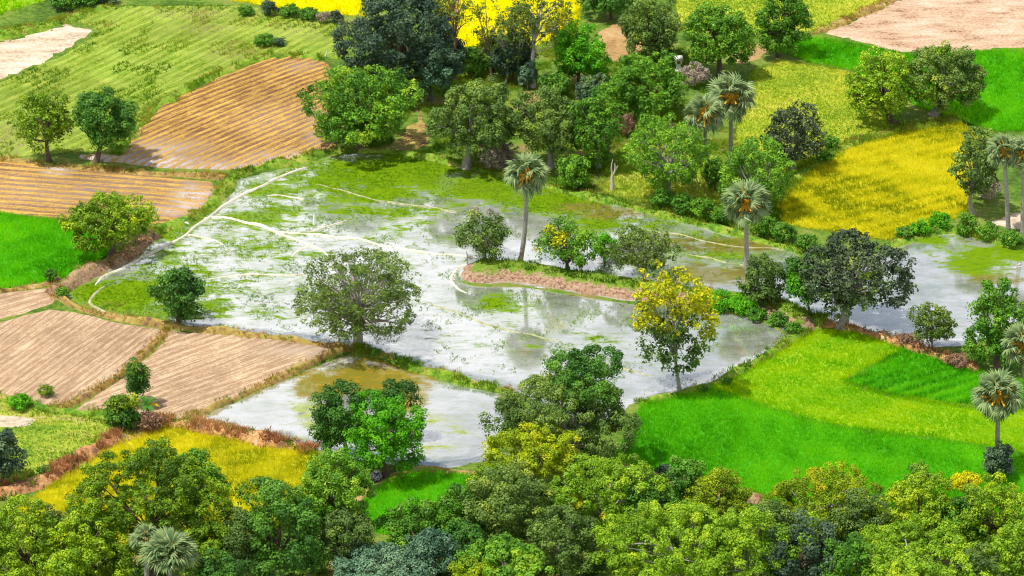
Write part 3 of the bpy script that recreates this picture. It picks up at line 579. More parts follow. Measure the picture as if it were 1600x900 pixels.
ridge('faint mud ridge in the far right shallows', [(1060, 398), (1110, 408), (1160, 418), (1200, 424)], 0.26, 0.1, 78, 'mud_green')
ridge('faint mud ridge beside the far bank', [(1000, 355), (1080, 372), (1150, 384), (1215, 396)], 0.26, 0.1, 79, 'mud_green')
ridge('curved pale mud edge around the tip of the spit', [(736, 412), (718, 417), (711, 428), (714, 440), (730, 450), (742, 455)], 0.7, 0.1, 80)
ridge('brown mud track curling at the left end of the paddy', [(166, 450), (150, 462), (146, 476), (160, 488), (185, 497), (205, 500)], 0.6, 0.18, 81, 'mud_green')
ridge('thin mud ridge in the lower left shallows', [(285, 374), (310, 380), (345, 388)], 0.35, 0.15, 82)
ridge('thin mud ridge in the open shallows', [(325, 437), (370, 432), (430, 436), (480, 432)], 0.35, 0.14, 83)
ridge('thin mud ridge near the far weed', [(415, 304), (445, 303), (476, 314)], 0.35, 0.14, 84)

# crops and grass
blades('rice_plants', 'vivid green rice plants right of the flooded paddy', 'rice', [PX['rice_r1']], BL['rice'], 34, 0.5, 0.055, 101, per=4)
blades('rice_plants', 'yellow green rice plants in front of the big dark tree', 'rice', [PX['lime_r']], BL['lime'], 34, 0.4, 0.055, 102, per=4, patch=.5, rowtone=((1180, 610), (1330, 650), 3.0, .12))
blades('rice_plants', 'deep green rice plants left of the tall palm', 'rice', [PX['rice_r2']], BL['rice'], 34, 0.5, 0.055, 103, per=4, rowtone=((1400, 618), (1520, 580), 1.7, .35))
blades('rice_plants', 'green rice plants of the small plot', 'rice', [PX['rice_s']], BL['rice'], 34, 0.5, 0.055, 104, per=4)
blades('rice_plants', 'vivid green rice plants at the left edge', 'rice', [PX['rice_l']], BL['rice'], 26, 0.5, 0.065, 105, per=4)
blades('rice_plants', 'vivid green rice plants beyond the twin trees', 'rice', [PX['rice_top']], BL['rice'], 17, 0.5, 0.08, 106, per=4)
blades('rice_plants', 'ripe golden rice above the right pond', 'rice', [PX['gold_r']], BL['gold'], 24, 0.45, 0.07, 107, per=4, patch=.5, rowtone=((1300, 300), (1450, 262), 2.2, .22))
blades('rice_plants', 'ripe golden rice behind the near left trees', 'rice', [PX['gold_l']], BL['gold'], 30, 0.5, 0.06, 108, per=4, patch=.5, rowtone=((200, 740), (440, 700), 2.0, .15))
blades('rice_plants', 'bright yellow crop at the top', 'crop', [PX['yellow_a'], PX['yellow_b']], BL['yellow'], 8, 0.5, 0.12, 109, per=4)
blades('meadow_grass', 'yellow green grass left of the twin trees', 'grass', [PX['meadow_r']], BL['meadow'], 30, 0.24, 0.05, 110, per=4, patch=.4, rowtone=((1200, 200), (1350, 170), 2.6, .15))
blades('meadow_grass', 'yellow green grass beside the bare pink field', 'grass', [PX['lime_top']], BL['meadow'], 18, 0.24, 0.065, 111, per=4, patch=.5)
blades('meadow_grass', 'green weeds in the faint rows at upper left', 'grass', [PX['weedrow']], BL['meadow'], 9, 0.2, 0.075, 112, per=4, patch=.5, cluster=0.40)
blades('meadow_grass', 'darker green weed tufts scattered over the weedy field', 'grass', [PX['weedrow']], BL['grass'], 7, 0.34, 0.1, 120, patch=.5, cluster=.62)
blades('meadow_grass', 'green weeds in the meadow at the left edge', 'grass', [PX['scrub_l']], BL['grass'], 26, 0.28, 0.06, 113, per=4, holes=[[(-60, 653), (0, 649), (50, 655), (30, 668), (-20, 674)]], patch=.5)
blades('meadow_grass', 'green grass in the far left corner', 'grass', [PX['green_corner']], BL['lime'], 4, 0.5, 0.2, 114, per=3)
blades('meadow_grass', 'soft grass in the glade and between the thin trunks', 'grass', [PX['glade'], PX['lawn']], BL['meadow'], 14, 0.35, 0.08, 119, patch=.5)
blades('undergrowth', 'leafy undergrowth under the grove of trees', 'undergrowth', [PX['grove']], BL['grass'], 8, 0.4, 0.12, 115, per=5, holes=[PX['tan_a'], PX['tan_c'], PX['tan_d'], PX['glade'], PX['lawn']], lean=.8, cluster=0.40)
blades('undergrowth', 'leafy undergrowth on the woodland floor', 'undergrowth', [PX['wood']], BL['under'], 1.8, 0.6, 0.38, 116, per=5, lean=.8, cluster=0.4)
blades('bank_grass', 'green grass on the spit in the paddy', 'grass', [PX['island']], BL['grass'], 12, 0.4, 0.14, 117, z=1.12, per=4, cluster=0.42, inset=1.6)
blades('stubble', 'short orange stubble on the harvested rows', 'stubble', [PX['stub_a'], PX['stub_b']], BL['stub'], 3, 0.14, 0.08, 118, z=0.08, per=3)
for k, mk, h, w in (('green', 'grass', .4, .1), ('dry', 'dry', .34, .09), ('rust', 'rust', .5, .1)):
    p = np.concatenate([a for a, b in TUFT[k]]); zz = np.concatenate([b for a, b in TUFT[k]])
    blade_mesh('bank_grass', {'green': 'green grass tufts along the field banks', 'dry': 'dry straw coloured grass along the field banks', 'rust': 'rust coloured dead brush along the banks'}[k], 'grass', p, zz, BL[mk], h, w, rngT, 5, .5)
#@@TREES
# ------------------------------------------------------------------ trees
def LM(n, lo, mid, hi, acc=None, tr=0.3):
    cols = [(0.0, lo), (0.5, mid), (0.85, hi)] + [(1.0, acc or hi)]
    return leaf_mat(n + '_leaves', cols, tr * .62)
LV = {
 'dark': LM('dark_green', (0.03, 0.1, 0.016), (0.065, 0.2, 0.022), (0.16, 0.36, 0.035)),
 'deep': LM('deep_blue_green', (0.032, 0.065, 0.042), (0.065, 0.12, 0.072), (0.15, 0.24, 0.12), (0.28, 0.42, 0.04)),
 'bluish': LM('blue_green', (0.06, 0.14, 0.08), (0.12, 0.25, 0.14), (0.25, 0.4, 0.22)),
 'mid': LM('mid_green', (0.045, 0.15, 0.012), (0.115, 0.3, 0.018), (0.26, 0.5, 0.03), (0.42, 0.58, 0.03)),
 'bright': LM('bright_green', (0.045, 0.21, 0.004), (0.11, 0.42, 0.006), (0.22, 0.6, 0.012)),
 'olive': LM('olive_green', (0.055, 0.13, 0.006), (0.16, 0.3, 0.01), (0.36, 0.54, 0.014), (0.52, 0.6, 0.015)),
 'oliveg': LM('grey_olive', (0.055, 0.105, 0.022), (0.13, 0.23, 0.04), (0.26, 0.38, 0.06), (0.42, 0.5, 0.05)),
 'lime': LM('lime_green', (0.075, 0.18, 0.006), (0.2, 0.38, 0.012), (0.38, 0.58, 0.025), (0.52, 0.62, 0.02)),
 'ylime': LM('yellow_lime', (0.1, 0.19, 0.004), (0.26, 0.38, 0.006), (0.46, 0.57, 0.008), (0.64, 0.58, 0.008)),
 'airy': LM('airy_grey_green', (0.065, 0.11, 0.022), (0.14, 0.23, 0.035), (0.27, 0.38, 0.05), (0.34, 0.32, 0.16)),
 'greydk': LM('grey_dark', (0.036, 0.062, 0.03), (0.075, 0.12, 0.055), (0.16, 0.22, 0.09), (0.32, 0.42, 0.03)),
 'gold': LM('golden', (0.30, 0.36, 0.004), (0.66, 0.62, 0.004), (0.86, 0.78, 0.006), (0.86, 0.62, 0.008)),
 'drybr':  LM('dry_brush',   (0.224, 0.168, 0.140), (0.392, 0.322, 0.266), (0.532, 0.462, 0.364), (0.420, 0.448, 0.168)),
 'redbr': LM('brown_brush', (0.17, 0.09, 0.06), (0.34, 0.2, 0.13), (0.45, 0.3, 0.2)),
 'hedge':  LM('hedge_green', (0.042, 0.154, 0.017), (0.112, 0.308, 0.025), (0.252, 0.476, 0.042), (0.420, 0.560, 0.056)),
 'palm':   LM('palm_grey_green', (0.10, 0.18, 0.075), (0.22, 0.32, 0.11), (0.42, 0.50, 0.24)),
}
# style: leaf colour, leaf size, clump radius, clump factor, cover, trunk bark
ST = {
 'mango':  dict(m='dark', s=.30, rc=.72, nf=1.12, cov=.75, bark='brown', lobes=13),
 'dark':   dict(m='deep', s=.32, rc=.85, nf=1.12, cov=.75, bark='brown', lobes=15),
 'mid':    dict(m='mid', s=.30, rc=.70, nf=1.12, cov=.7, bark='brown', lobes=13),
 'bright': dict(m='bright', s=.29, rc=.70, nf=1.12, cov=.75, bark='brown', lobes=13),
 'olive':  dict(m='olive', s=.27, rc=.58, nf=1.12, cov=.7, bark='brown', lobes=13),
 'oliveg': dict(m='oliveg', s=.28, rc=.66, nf=1.12, cov=.7, bark='grey', lobes=13),
 'lime':   dict(m='lime', s=.26, rc=.60, nf=1.12, cov=.66, bark='grey', lobes=16, twig=22),
 'ylime':  dict(m='ylime', s=.25, rc=.56, nf=1.12, cov=.65, bark='grey', lobes=16),
 'airy':   dict(m='airy', s=.25, rc=.45, nf=1.2, cov=.30, bark='grey', lobes=15, twig=110, inner=.08),
 'sparse': dict(m='airy', s=.25, rc=.40, nf=1.1, cov=.30, bark='grey', lobes=10, twig=40, inner=.3),
 'greydk': dict(m='greydk', s=.36, rc=.60, nf=1.12, cov=.5, bark='grey', lobes=16, twig=34),
 'bluish': dict(m='bluish', s=.28, rc=.50, nf=1.5, cov=.6, bark='grey', lobes=12),
 'gum':    dict(m='oliveg', s=.24, rc=.45, nf=.50, cov=.30, bark='pale', lobes=12, inner=.3, twig=22),
 'shrub':  dict(m='hedge', s=.26, rc=.38, nf=1.5, cov=.6, bark='brown', lobes=9),
 'brush':  dict(m='drybr', s=.22, rc=.36, nf=1.12, cov=.4, bark='grey', lobes=9),
}
def leaf_cloud(rng, centers, rc, k, s, tone_c, up=0.65, squash=0.85):
    n = len(centers); C = np.repeat(centers, k, 0); N_ = len(C)
    D = rng.standard_normal((N_, 3)); D[:, 2] += up; D /= np.linalg.norm(D, axis=1)[:, None]
    rr = np.repeat(rc * rng.uniform(.75, 1.3, n), k)
    P = C + D * (rr * rng.uniform(.55, 1.05, N_))[:, None] * np.array([1, 1, squash])
    nrm = D * 1.0 + np.array([0, 0, .22]) + rng.standard_normal((N_, 3)) * .36
    nrm /= np.linalg.norm(nrm, axis=1)[:, None]
    t = np.cross(nrm, rng.standard_normal((N_, 3))); t /= np.linalg.norm(t, axis=1)[:, None] + 1e-9
    b = np.cross(nrm, t); L = s * rng.uniform(.6, 1.3, N_)[:, None]; W = L * rng.uniform(.26, .42, N_)[:, None]
    V = np.stack([P - t * L / 2, P + b * W + nrm * L * .06, P + t * L / 2 - nrm * L * .12, P - b * W + nrm * L * .06], 1).reshape(-1, 3)
    tone = np.clip(np.repeat(tone_c, k) + rng.normal(0, .10, N_), 0, 1)
    return V, np.arange(N_ * 4).reshape(-1, 4), tone
def crown_pts(rng, a, c, st, top=0.0, flat=None, skirt=0.0):
    L = st['lobes']; g = (1 + 5 ** .5) / 2; i = np.arange(L)
    zz = 1 - 2 * (i + .5) / L; zz = np.clip(zz * .95 + .12 + rng.normal(0, .12, L), -.9, 1); th = 2 * math.pi * i / g + rng.uniform(0, 6)
    rxy = np.sqrt(np.maximum(0, 1 - zz ** 2)); q = rng.uniform(.46, .76, L)
    LC = np.column_stack([np.cos(th) * rxy, np.sin(th) * rxy, zz]) * q[:, None]; LR = rng.uniform(.20, .46, L)
    LC = np.vstack([LC, [[0, 0, 0.05]]]); LR = np.append(LR, .52)
    A = 4 * math.pi * (((a * a) ** 1.6 + 2 * (a * c) ** 1.6) / 3) ** (1 / 1.6)
    n = max(14, int(st['nf'] * A / (math.pi * st['rc'] ** 2)))
    out = []; tot = 0
    while tot < n:
        j = rng.choice(len(LC), 4 * n, p=LR ** 2 / (LR ** 2).sum())
        d = rng.standard_normal((4 * n, 3)); d /= np.linalg.norm(d, axis=1)[:, None]
        p = LC[j] + d * (LR[j] * rng.uniform(.82, 1.06, 4 * n))[:, None]
        dd = np.linalg.norm(p[:, None] - LC[None], axis=2) / LR[None]; dd[np.arange(4 * n), j] = 9
        keep = (dd.min(1) > .86) | (rng.uniform(0, 1, 4 * n) < .12)
        keep &= np.linalg.norm(p, axis=1) < 1.09
        p = p[keep]; out.append(p); tot += len(p)
    p = np.concatenate(out)[:n]
    ni = int(n * st.get('inner', .1)); pi_ = rng.standard_normal((ni, 3)); pi_ /= np.linalg.norm(pi_, axis=1)[:, None]; pi_ *= rng.uniform(.3, .85, ni)[:, None] ** .6
    p = np.vstack([p, pi_])
    if flat is not None: p[:, 2] = np.maximum(p[:, 2], -flat + .12 * rng.standard_normal(len(p)))
    if skirt: p[:, 2] -= skirt * np.maximum(0, np.hypot(p[:, 0], p[:, 1]) - .55) * (p[:, 2] < .3)
    if top: p[:, :2] *= np.clip(1 - top * np.maximum(p[:, 2] + .1, 0), .25, 1.2)[:, None]
    e = 1 - st['rc'] * .25 / max(a, c)
    return p * np.array([a, a, c]) * e
def geom(foot, ctr, w, h):
    F = G(*foot); C, t = Pn(*ctr, F[1]); m = mpp(C); a = w * m / 2; hh = h * m / 2
    d = ray(*ctr); d = d / np.linalg.norm(d); sp = -d[2]; cp = math.sqrt(1 - sp * sp)
    c = math.sqrt(max(hh * hh - (a * sp) ** 2, (.42 * hh) ** 2)) / cp
    return F, C, a, c
TREE_N = [0]; GROW = [1.0]; FINE = [1.0]
def tree(name, label, cat, foot, ctr, w, h, style, group=None, trunk=1.0, stems=1, lean=0.0, parts=('trunk', 'crown'), accent=None, tone=0.45, tvar=.22, seed=None, scale=1.0, **kw):
    TREE_N[0] += 1; rng = np.random.default_rng(seed if seed is not None else 1000 + TREE_N[0])
    w, h = w * GROW[0], h * GROW[0]; st = dict(ST[style]); st.update({k: v for k, v in kw.items() if k in st or k in ('twig', 'inner')})
    st['s'] *= FINE[0]; st['rc'] *= FINE[0] ** .2; st['nf'] *= FINE[0] ** .9; st['cov'] *= FINE[0] ** -.5
    F, C, a, c = geom(foot, ctr, w, h); c0 = C - F
    if c0[2] - c < .1: c0[2] = c + .1
    if a < 2.2:
        f = max(.5, a / 2.2); st['rc'] *= f; st['s'] *= max(.7, f)
    root = tag(empty(name, F), label, cat, group)
    p = crown_pts(rng, a, c, st, kw.get('top', 0), kw.get('flat'), kw.get('skirt', 0))
    p[:, 1] *= kw.get('depth', 1.0)
    p = p + c0; p[:, 2] = np.maximum(p[:, 2], .15 + rng.uniform(0, .3, len(p)))
    k = max(6, int(st['cov'] * 2 * math.pi * st['rc'] ** 2 / (.33 * st['s'] ** 2)))
    lob = fnoise(p * 1.0, 1.0 / max(a, 1) * 3, int(rng.integers(1e6)))
    tc = np.clip(tone + (lob - .5) * tvar * 1.6 + rng.normal(0, tvar * .6, len(p)), 0, 1)
    acc = None
    mats = [LV[st['m']]]; mi = None
    if accent:                                     # patches of differently coloured leaf clumps: (material, [directions], cosine)
        am, where = accent; mats.append(LV[am]); cm = np.zeros(len(p), int); q = (p - c0) / np.array([a, a, c])
        for (dx, dz, rad) in where:
            cm[(np.hypot(q[:, 0] - dx, q[:, 2] - dz) < rad * rng.uniform(.55, 1.2, len(p))) & (q[:, 1] < .5) & (rng.uniform(0, 1, len(p)) < .9)] = 1
        mi = np.repeat(cm, k); tc = np.where(cm == 1, np.clip(tc - .12, 0, 1), tc)
    V, Fq, tn = leaf_cloud(rng, p, st['rc'], k, st['s'], tc)
    mesh_np(parts[1], V, Fq, mats, root, attrs={'tone': ('FACE', tn)}, mi=mi)
    # trunk and limbs
    mb = MB(); H = c0[2]; r0 = kw.get('r0', (.020 * (H + c) + .035 * a) * trunk); bark = BARK[kw.get('bark', st['bark'])]
    for sidx in range(stems):
        off = rng.normal(0, .5, 2) * (stems > 1)
        base = np.array([off[0], off[1], -.1]); topp = np.array([c0[0] * .8 + off[0] * 2, c0[1] * .5 + off[1] * 2, max(.4, H - .25 * c)])
        tt = np.linspace(0, 1, 9)[:, None]; ctrl = base * .5 + topp * .5 + np.array([rng.normal(0, .06) * H - lean * H * .3, rng.normal(0, .05) * H, 0])
        pts = (1 - tt) ** 2 * base + 2 * tt * (1 - tt) * ctrl + tt ** 2 * topp
        rad = r0 * (1 - .55 * tt[:, 0]); rad[0] *= 1.5; rad[1] *= 1.1
        mb.tube(pts, rad / (stems ** .4), 8)
        nb = kw.get('limbs', 9)
        d = np.linalg.norm((p - c0) / np.array([a, a, c]), axis=1); w_ = (d < .95) & (p[:, 2] > H - .75 * c)
        cand = p[w_] if w_.sum() > nb else p
        tg = cand[rng.choice(len(cand), min(len(cand), nb + st.get('twig', 10)), replace=False)]
        for q, tgt in enumerate(tg):
            f = rng.uniform(.45, 1); i0 = f * 8; ii = int(min(7, i0)); s0 = pts[ii] + (pts[ii + 1] - pts[ii]) * (i0 - ii)
            v = tgt - s0; mid = s0 + v * .45 + np.array([0, 0, rng.uniform(-.05, .22)]) * np.linalg.norm(v) + rng.normal(0, .08, 3) * np.linalg.norm(v)
            u = np.linspace(0, 1, 6)[:, None]; bp = (1 - u) ** 2 * s0 + 2 * u * (1 - u) * mid + u ** 2 * tgt
            rr = r0 * (.42 if q < nb else .2) * (1 - .8 * u[:, 0]) + .015
            mb.tube(bp, rr, 5)
    if parts[0]: mb.build(parts[0], bark, root)
    return root
B = 'broadleaf_tree'
def T(label, foot, ctr, w, h, style, **kw): return tree(kw.pop('name', B), label, kw.pop('cat', 'tree'), foot, ctr, w, h, style, **kw)
def SH(label, foot, w, h, style='shrub', **kw):
    return tree(kw.pop('name', 'shrub'), label, kw.pop('cat', 'shrub'), foot, (foot[0], foot[1] - h * .42), w, h, style, parts=('stem', 'foliage'), limbs=4, **kw)

# -- upper left
T('olive tree standing left of its darker neighbour by the stubble fields', (78, 252), (71, 192), 104, 108, 'olive', cov=.42)
T('dark rounded tree with a bare trunk at the corner of the stubble', (150, 254), (167, 186), 120, 118, 'mango', tone=.5)
T('broad yellow olive tree on the reddish bank by the left rice', (173, 402), (175, 347), 156, 98, 'olive', tone=.62, trunk=1.3, flat=.75)
T('dense dark green egg shaped tree alone at the edge of the paddy', (280, 509), (278, 461), 94, 94, 'mango', top=.38, tone=.45, cov=.8, depth=1)
T('big airy grey green umbrella shaped tree above the lower pond', (559, 543), (565, 464), 240, 150, 'airy', trunk=1.15, skirt=.3, limbs=16, flat=.8)
T('young slim dark tree behind the banana plant', (212, 636), (213, 597), 50, 66, 'mango', accent=('olive', [(-.1, 1, .4), (.7, .3, .3)]), lobes=9)
SH('clipped round bush with yellowing top at the ploughed corner', (190, 672), 62, 68, 'mango', accent=('ylime', [(-.4, .7, .6), (.6, .45, .5)]), name='bush', cat='bush')
SH('tiny round bush at the corner of the left rice', (80, 443), 24, 24, 'shrub', name='bush', cat='bush')
SH('dry yellow weed clump in the ploughed field', (72, 620), 30, 22, 'brush', m='olive', name='weed_clump', cat='weed')
T('blue green tree cut by the left picture edge', (2, 755), (5, 708), 74, 90, 'dark', tone=.6)
# -- the spit
T('small tree with bare grey twigs on top at the tip of the spit', (757, 412), (755, 367), 98, 86, 'oliveg', cov=.42, twig=40, accent=('drybr', [(.1, .95, .4)]))
T('small tree with orange leaf patches in the middle of the spit', (886, 430), (887, 383), 108, 86, 'mid', cov=.42, twig=26, accent=('gold', [(-.35, .6, .38), (.75, .5, .2), (-.95, -.3, .22)]))
T('twiggy grey green tree behind the yellow tree on the spit', (1006, 440), (1003, 394), 112, 78, 'sparse', twig=50, cov=.4, accent=('ylime', [(-.45, -.35, .22)]))
SH('bright little bush between two trees on the spit', (946, 412), 40, 52, 'bright', name='bush', cat='bush')
T('golden yellow crowned tree with a thin leaning trunk by the water', (1063, 614), (1050, 495), 138, 172, 'greydk', m='oliveg', top=-.4, depth=.75, cov=.42, nf=1.15, twig=26, trunk=.5, accent=('gold', [(-.05, .75, .6), (-.45, .35, .5), (.6, .35, .55), (.85, -.05, .35), (-.75, 0, .35), (.1, .4, .55)]))
T('grey green bushy tree left of the big dark tree', (1192, 484), (1192, 446), 78, 84, 'bluish', m='oliveg')
T('slim young tree with bright green leaves on its left side', (1268, 502), (1254, 440), 64, 108, 'mid', m='dark', accent=('bright', [(-.6, -.2, .5)]), trunk=.6, lobes=9)
T('big dark grey green tree with bare twigs on the bank', (1316, 512), (1330, 430), 190, 150, 'greydk', trunk=1.35, limbs=14, skirt=.35, accent=('olive', [(.2, .2, .2), (.35, -.55, .18), (-.5, -.25, .12)]))
T('small sparse tree on the reddish bank right of the big dark tree', (1458, 548), (1457, 504), 74, 74, 'sparse', cov=.45, trunk=.7)
T('dense rounded green tree at the right edge', (1558, 575), (1562, 518), 110, 142, 'bright', m='mid', tone=.45, accent=('ylime', [(.75, .65, .25)]), cov=.7)
SH('dark bluish bush around the foot of the tall palm', (1562, 750), 58, 66, 'bluish', m='deep', name='bush', cat='bush', tone=.6)
# -- top right
T('yellow green half of the twin trees above the golden rice', (1397, 192), (1374, 138), 134, 122, 'olive', m='lime', cov=.42, twig=40, tone=.62, tvar=.3, trunk=1.3)
T('darker half of the twin trees above the golden rice', (1459, 180), (1480, 130), 136, 122, 'oliveg', tone=.6, twig=24, trunk=1.4, accent=('olive', [(-.1, .9, .25), (-.6, -.2, .3)]))
T('round green tree on the edge of the vivid rice at the top', (1215, 88), (1221, 34), 96, 108, 'mid', tone=.4)
SH('large dark grey bush at the left of the golden rice', (1238, 264), 102, 108, 'greydk', m='greydk', name='bush', cat='bush', tone=.55)
T('leaning olive dark tree beside the right hand palms', (1520, 334), (1528, 258), 88, 122, 'greydk', m='oliveg', twig=26, trunk=.9, lean=.3)
SH('small green bush at the corner of the golden rice', (1298, 236), 34, 26, 'shrub', name='bush', cat='bush')
GROW[0] = 1.07
# -- grove
T('huge dark blue green tree at the top of the grove', (640, 148), (628, 62), 180, 172, 'dark', lobes=24, tone=.5, accent=('lime', [(.0, .95, .16), (-.7, .8, .14)]))
T('lower blue green tree in front of the huge dark one', (672, 158), (672, 106), 92, 90, 'dark', m='bluish', tone=.25)
T('broad leafy green tree with pale sprigs beside the orange stubble', (564, 234), (560, 162), 180, 124, 'mid', cov=.6, tone=.5, tvar=.34, flat=.85)
T('dark olive tree with a stout trunk on the paddy bank', (728, 264), (738, 186), 150, 122, 'oliveg', tone=.42, trunk=1.3, skirt=.3)
T('wide olive tree behind the curved palm', (860, 262), (855, 192), 124, 112, 'oliveg', tone=.5)
T('olive tree touching the round bright tree', (935, 262), (930, 200), 96, 118, 'oliveg', tone=.4, m='mid')
T('round bright green domed tree in the grove', (1010, 184), (1010, 138), 132, 102, 'bright', m='mid', tone=.5, cov=.75)
T('tall soft mid green tree behind the round domed tree', (1016, 96), (1016, 42), 98, 106, 'mid', m='oliveg', tone=.6)
T('tree with many bright leaf tufts beside the white shrine', (1124, 118), (1122, 58), 112, 112, 'mid', tone=.38, tvar=.3)
T('tree with bright green shelves of leaves among dark ones', (905, 134), (905, 84), 88, 96, 'bright', tone=.4, lobes=18)
T('dark tree at the top edge above the tan earth patch', (954, 30), (952, 2), 92, 62, 'mid', m='dark')
T('light green spreading tree left of the two palms', (1043, 312), (1046, 240), 132, 126, 'lime', m='mid', tone=.62, cov=.42, twig=26)
T('lime green bushy tree behind the near grove palm', (1182, 334), (1180, 274), 124, 116, 'lime', m='mid', tone=.66, cov=.5)
SH('small dense round tree left of the dead tree', (900, 298), 52, 54, 'mid', name='small_tree', cat='tree', tone=.5)
SH('yellow leaved bush beside the pale gum trunk', (878, 74), 52, 58, 'olive', m='gold', name='bush', cat='bush')
SH('dark bush among the thin trunks', (800, 128), 64, 74, 'dark', name='bush', cat='bush')
SH('dark bush left of the tall gum', (770, 116), 56, 58, 'dark', m='dark', name='bush', cat='bush')
SH('dark bush right of the rusty thin trunk', (700, 108), 50, 56, 'dark', name='bush', cat='bush')
SH('bluish small bush at the foot of the gum', (824, 138), 30, 40, 'bluish', name='bush', cat='bush')
SH('bluish green bush behind the olive trees', (926, 168), 62, 52, 'bluish', m='deep', name='bush', cat='bush', tone=.7)
SH('green shrub behind the wide olive tree', (866, 152), 54, 40, 'shrub')
SH('grey dry brush heap beside the white shrine', (1086, 134), 52, 36, 'brush', name='brush_heap', cat='brush')
SH('grey dry brush under the dark olive tree', (776, 264), 72, 50, 'brush', name='brush_heap', cat='brush')
SH('dry brown brush behind the light green spreading tree', (975, 212), 42, 36, 'brush', m='redbr', name='brush_heap', cat='brush')
SH('wispy dry shrub on the left of the leafy tree', (512, 214), 48, 40, 'brush', m='olive', name='shrub')
SH('purple brown dead brush beside the clipped bush', (232, 672), 60, 34, 'brush', m='redbr', name='brush_heap', cat='brush')
SH('red dead brush on the bank near the small sparse tree', (1422, 540), 44, 22, 'brush', m='redbr', name='brush_heap', cat='brush')
SH('red dead brush right of the small sparse tree', (1496, 572), 42, 22, 'brush', m='redbr', name='brush_heap', cat='brush')
SH('light green shrub between palms and lime tree', (1118, 298), 46, 50, 'shrub', tone=.6)
# gums: thin pale trunks
def gum(label, foot, top, ctr, w, h, bark, style='gum', **kw):
    return tree('thin_tree', label, 'tree', foot, ctr, w, h, style, bark=bark, r0=kw.pop('r0', .26), limbs=7, **kw)
gum('tall pale gum tree with a forked white trunk', (833, 136), None, (842, 18), 110, 130, 'pale', r0=.34)
gum('tall thin tree with a straight rusty trunk', (711, 124), None, (714, 8), 70, 90, 'rust', cov=.25)
gum('thin rusty trunked tree with hanging leaves against the yellow field', (767, 126), None, (760, 46), 54, 120, 'rust', cov=.2, r0=.2)
gum('small thin tree with a short pale trunk among dark bushes', (789, 132), None, (792, 62), 56, 90, 'pale', r0=.16)
gum('slender pale tree leaning left of the forked gum', (812, 134), None, (806, 44), 62, 96, 'pale', r0=.15, lean=.3)
gum('dark thin tree at the right side of the huge dark tree', (683, 108), None, (690, 16), 52, 100, 'brown', m='deep', r0=.24)
# dead tree, banana
def dead_tree():
    F = G(956, 297); r = tag(empty('dead_tree', F), 'bare bleached dead tree with forked limbs right of the small round tree', 'dead tree')
    m = mpp(F); mb = MB(); H = 46 * m / .93
    P = lambda x, z: np.array([x * m, 0.1 * x * m, z * H])
    mb.tube([P(0, -.03), P(1, .2), P(0, .42), P(1, .55)], [.3, .24, .2, .17], 8); mb.build('trunk', BARK['dead'], r)
    for pts in ([P(1, .52), P(-1, .7), P(-1, .85), P(1, 1.05)], [P(1, .5), P(5, .66), P(9, .82)], [P(4, .62), P(5, .78), P(4, .92)]):
        b = MB(); b.tube(pts, np.linspace(.14, .05, len(pts)), 6); b.build('branch', BARK['dead'], r)
dead_tree()
def banana():
    F = G(231, 655); r = tag(empty('banana_plant', F), 'banana plant with one yellow leaf beside the young slim tree', 'banana plant'); rng = np.random.default_rng(5)
    g = leaf_mat('banana_leaf', [(0, (.06, .22, .03)), (1, (.14, .38, .06))], .4); y = leaf_mat('yellow_banana_leaf', [(0, (.5, .42, .02)), (1, (.6, .5, .03))], .4); st = plain('banana_stem', (.22, .33, .12))
    mb = MB(); mb.tube([(0, 0, -.1), (.03, 0, .8), (0, 0, 1.7)], [.2, .16, .1], 8); mb.build('stem', st, r)
    for i in range(8):
        an = i * 2.4 + .3; L = rng.uniform(1.5, 2.2); el = rng.uniform(.5, 1.25); yl = i == 3
        if yl: an, el = -.3, .6
        d = np.array([math.cos(an), math.sin(an), 0]); t = np.array([-d[1], d[0], 0]); V = []; n = 7
        for j in range(n):
            u = j / (n - 1); c_ = np.array([0, 0, 1.55]) + d * L * u * math.cos(el) + np.array([0, 0, L * (u * math.sin(el) - .55 * u * u)])
            wd = .27 * math.sin(math.pi * min(1, .08 + u * .95)) ** .7 + .02
            V += [c_ - t * wd + np.array([0, 0, .08]), c_, c_ + t * wd + np.array([0, 0, .08])]
        F_ = [(3 * j + k, 3 * j + k + 1, 3 * j + k + 4, 3 * j + k + 3) for j in range(n - 1) for k in (0, 1)]
        o = mesh_np('leaf', V, F_, y if yl else g, r, attrs={'tone': ('FACE', rng.uniform(.2, .9, len(F_)))})
        if yl: o['label'] = 'withered yellow leaf'
banana()

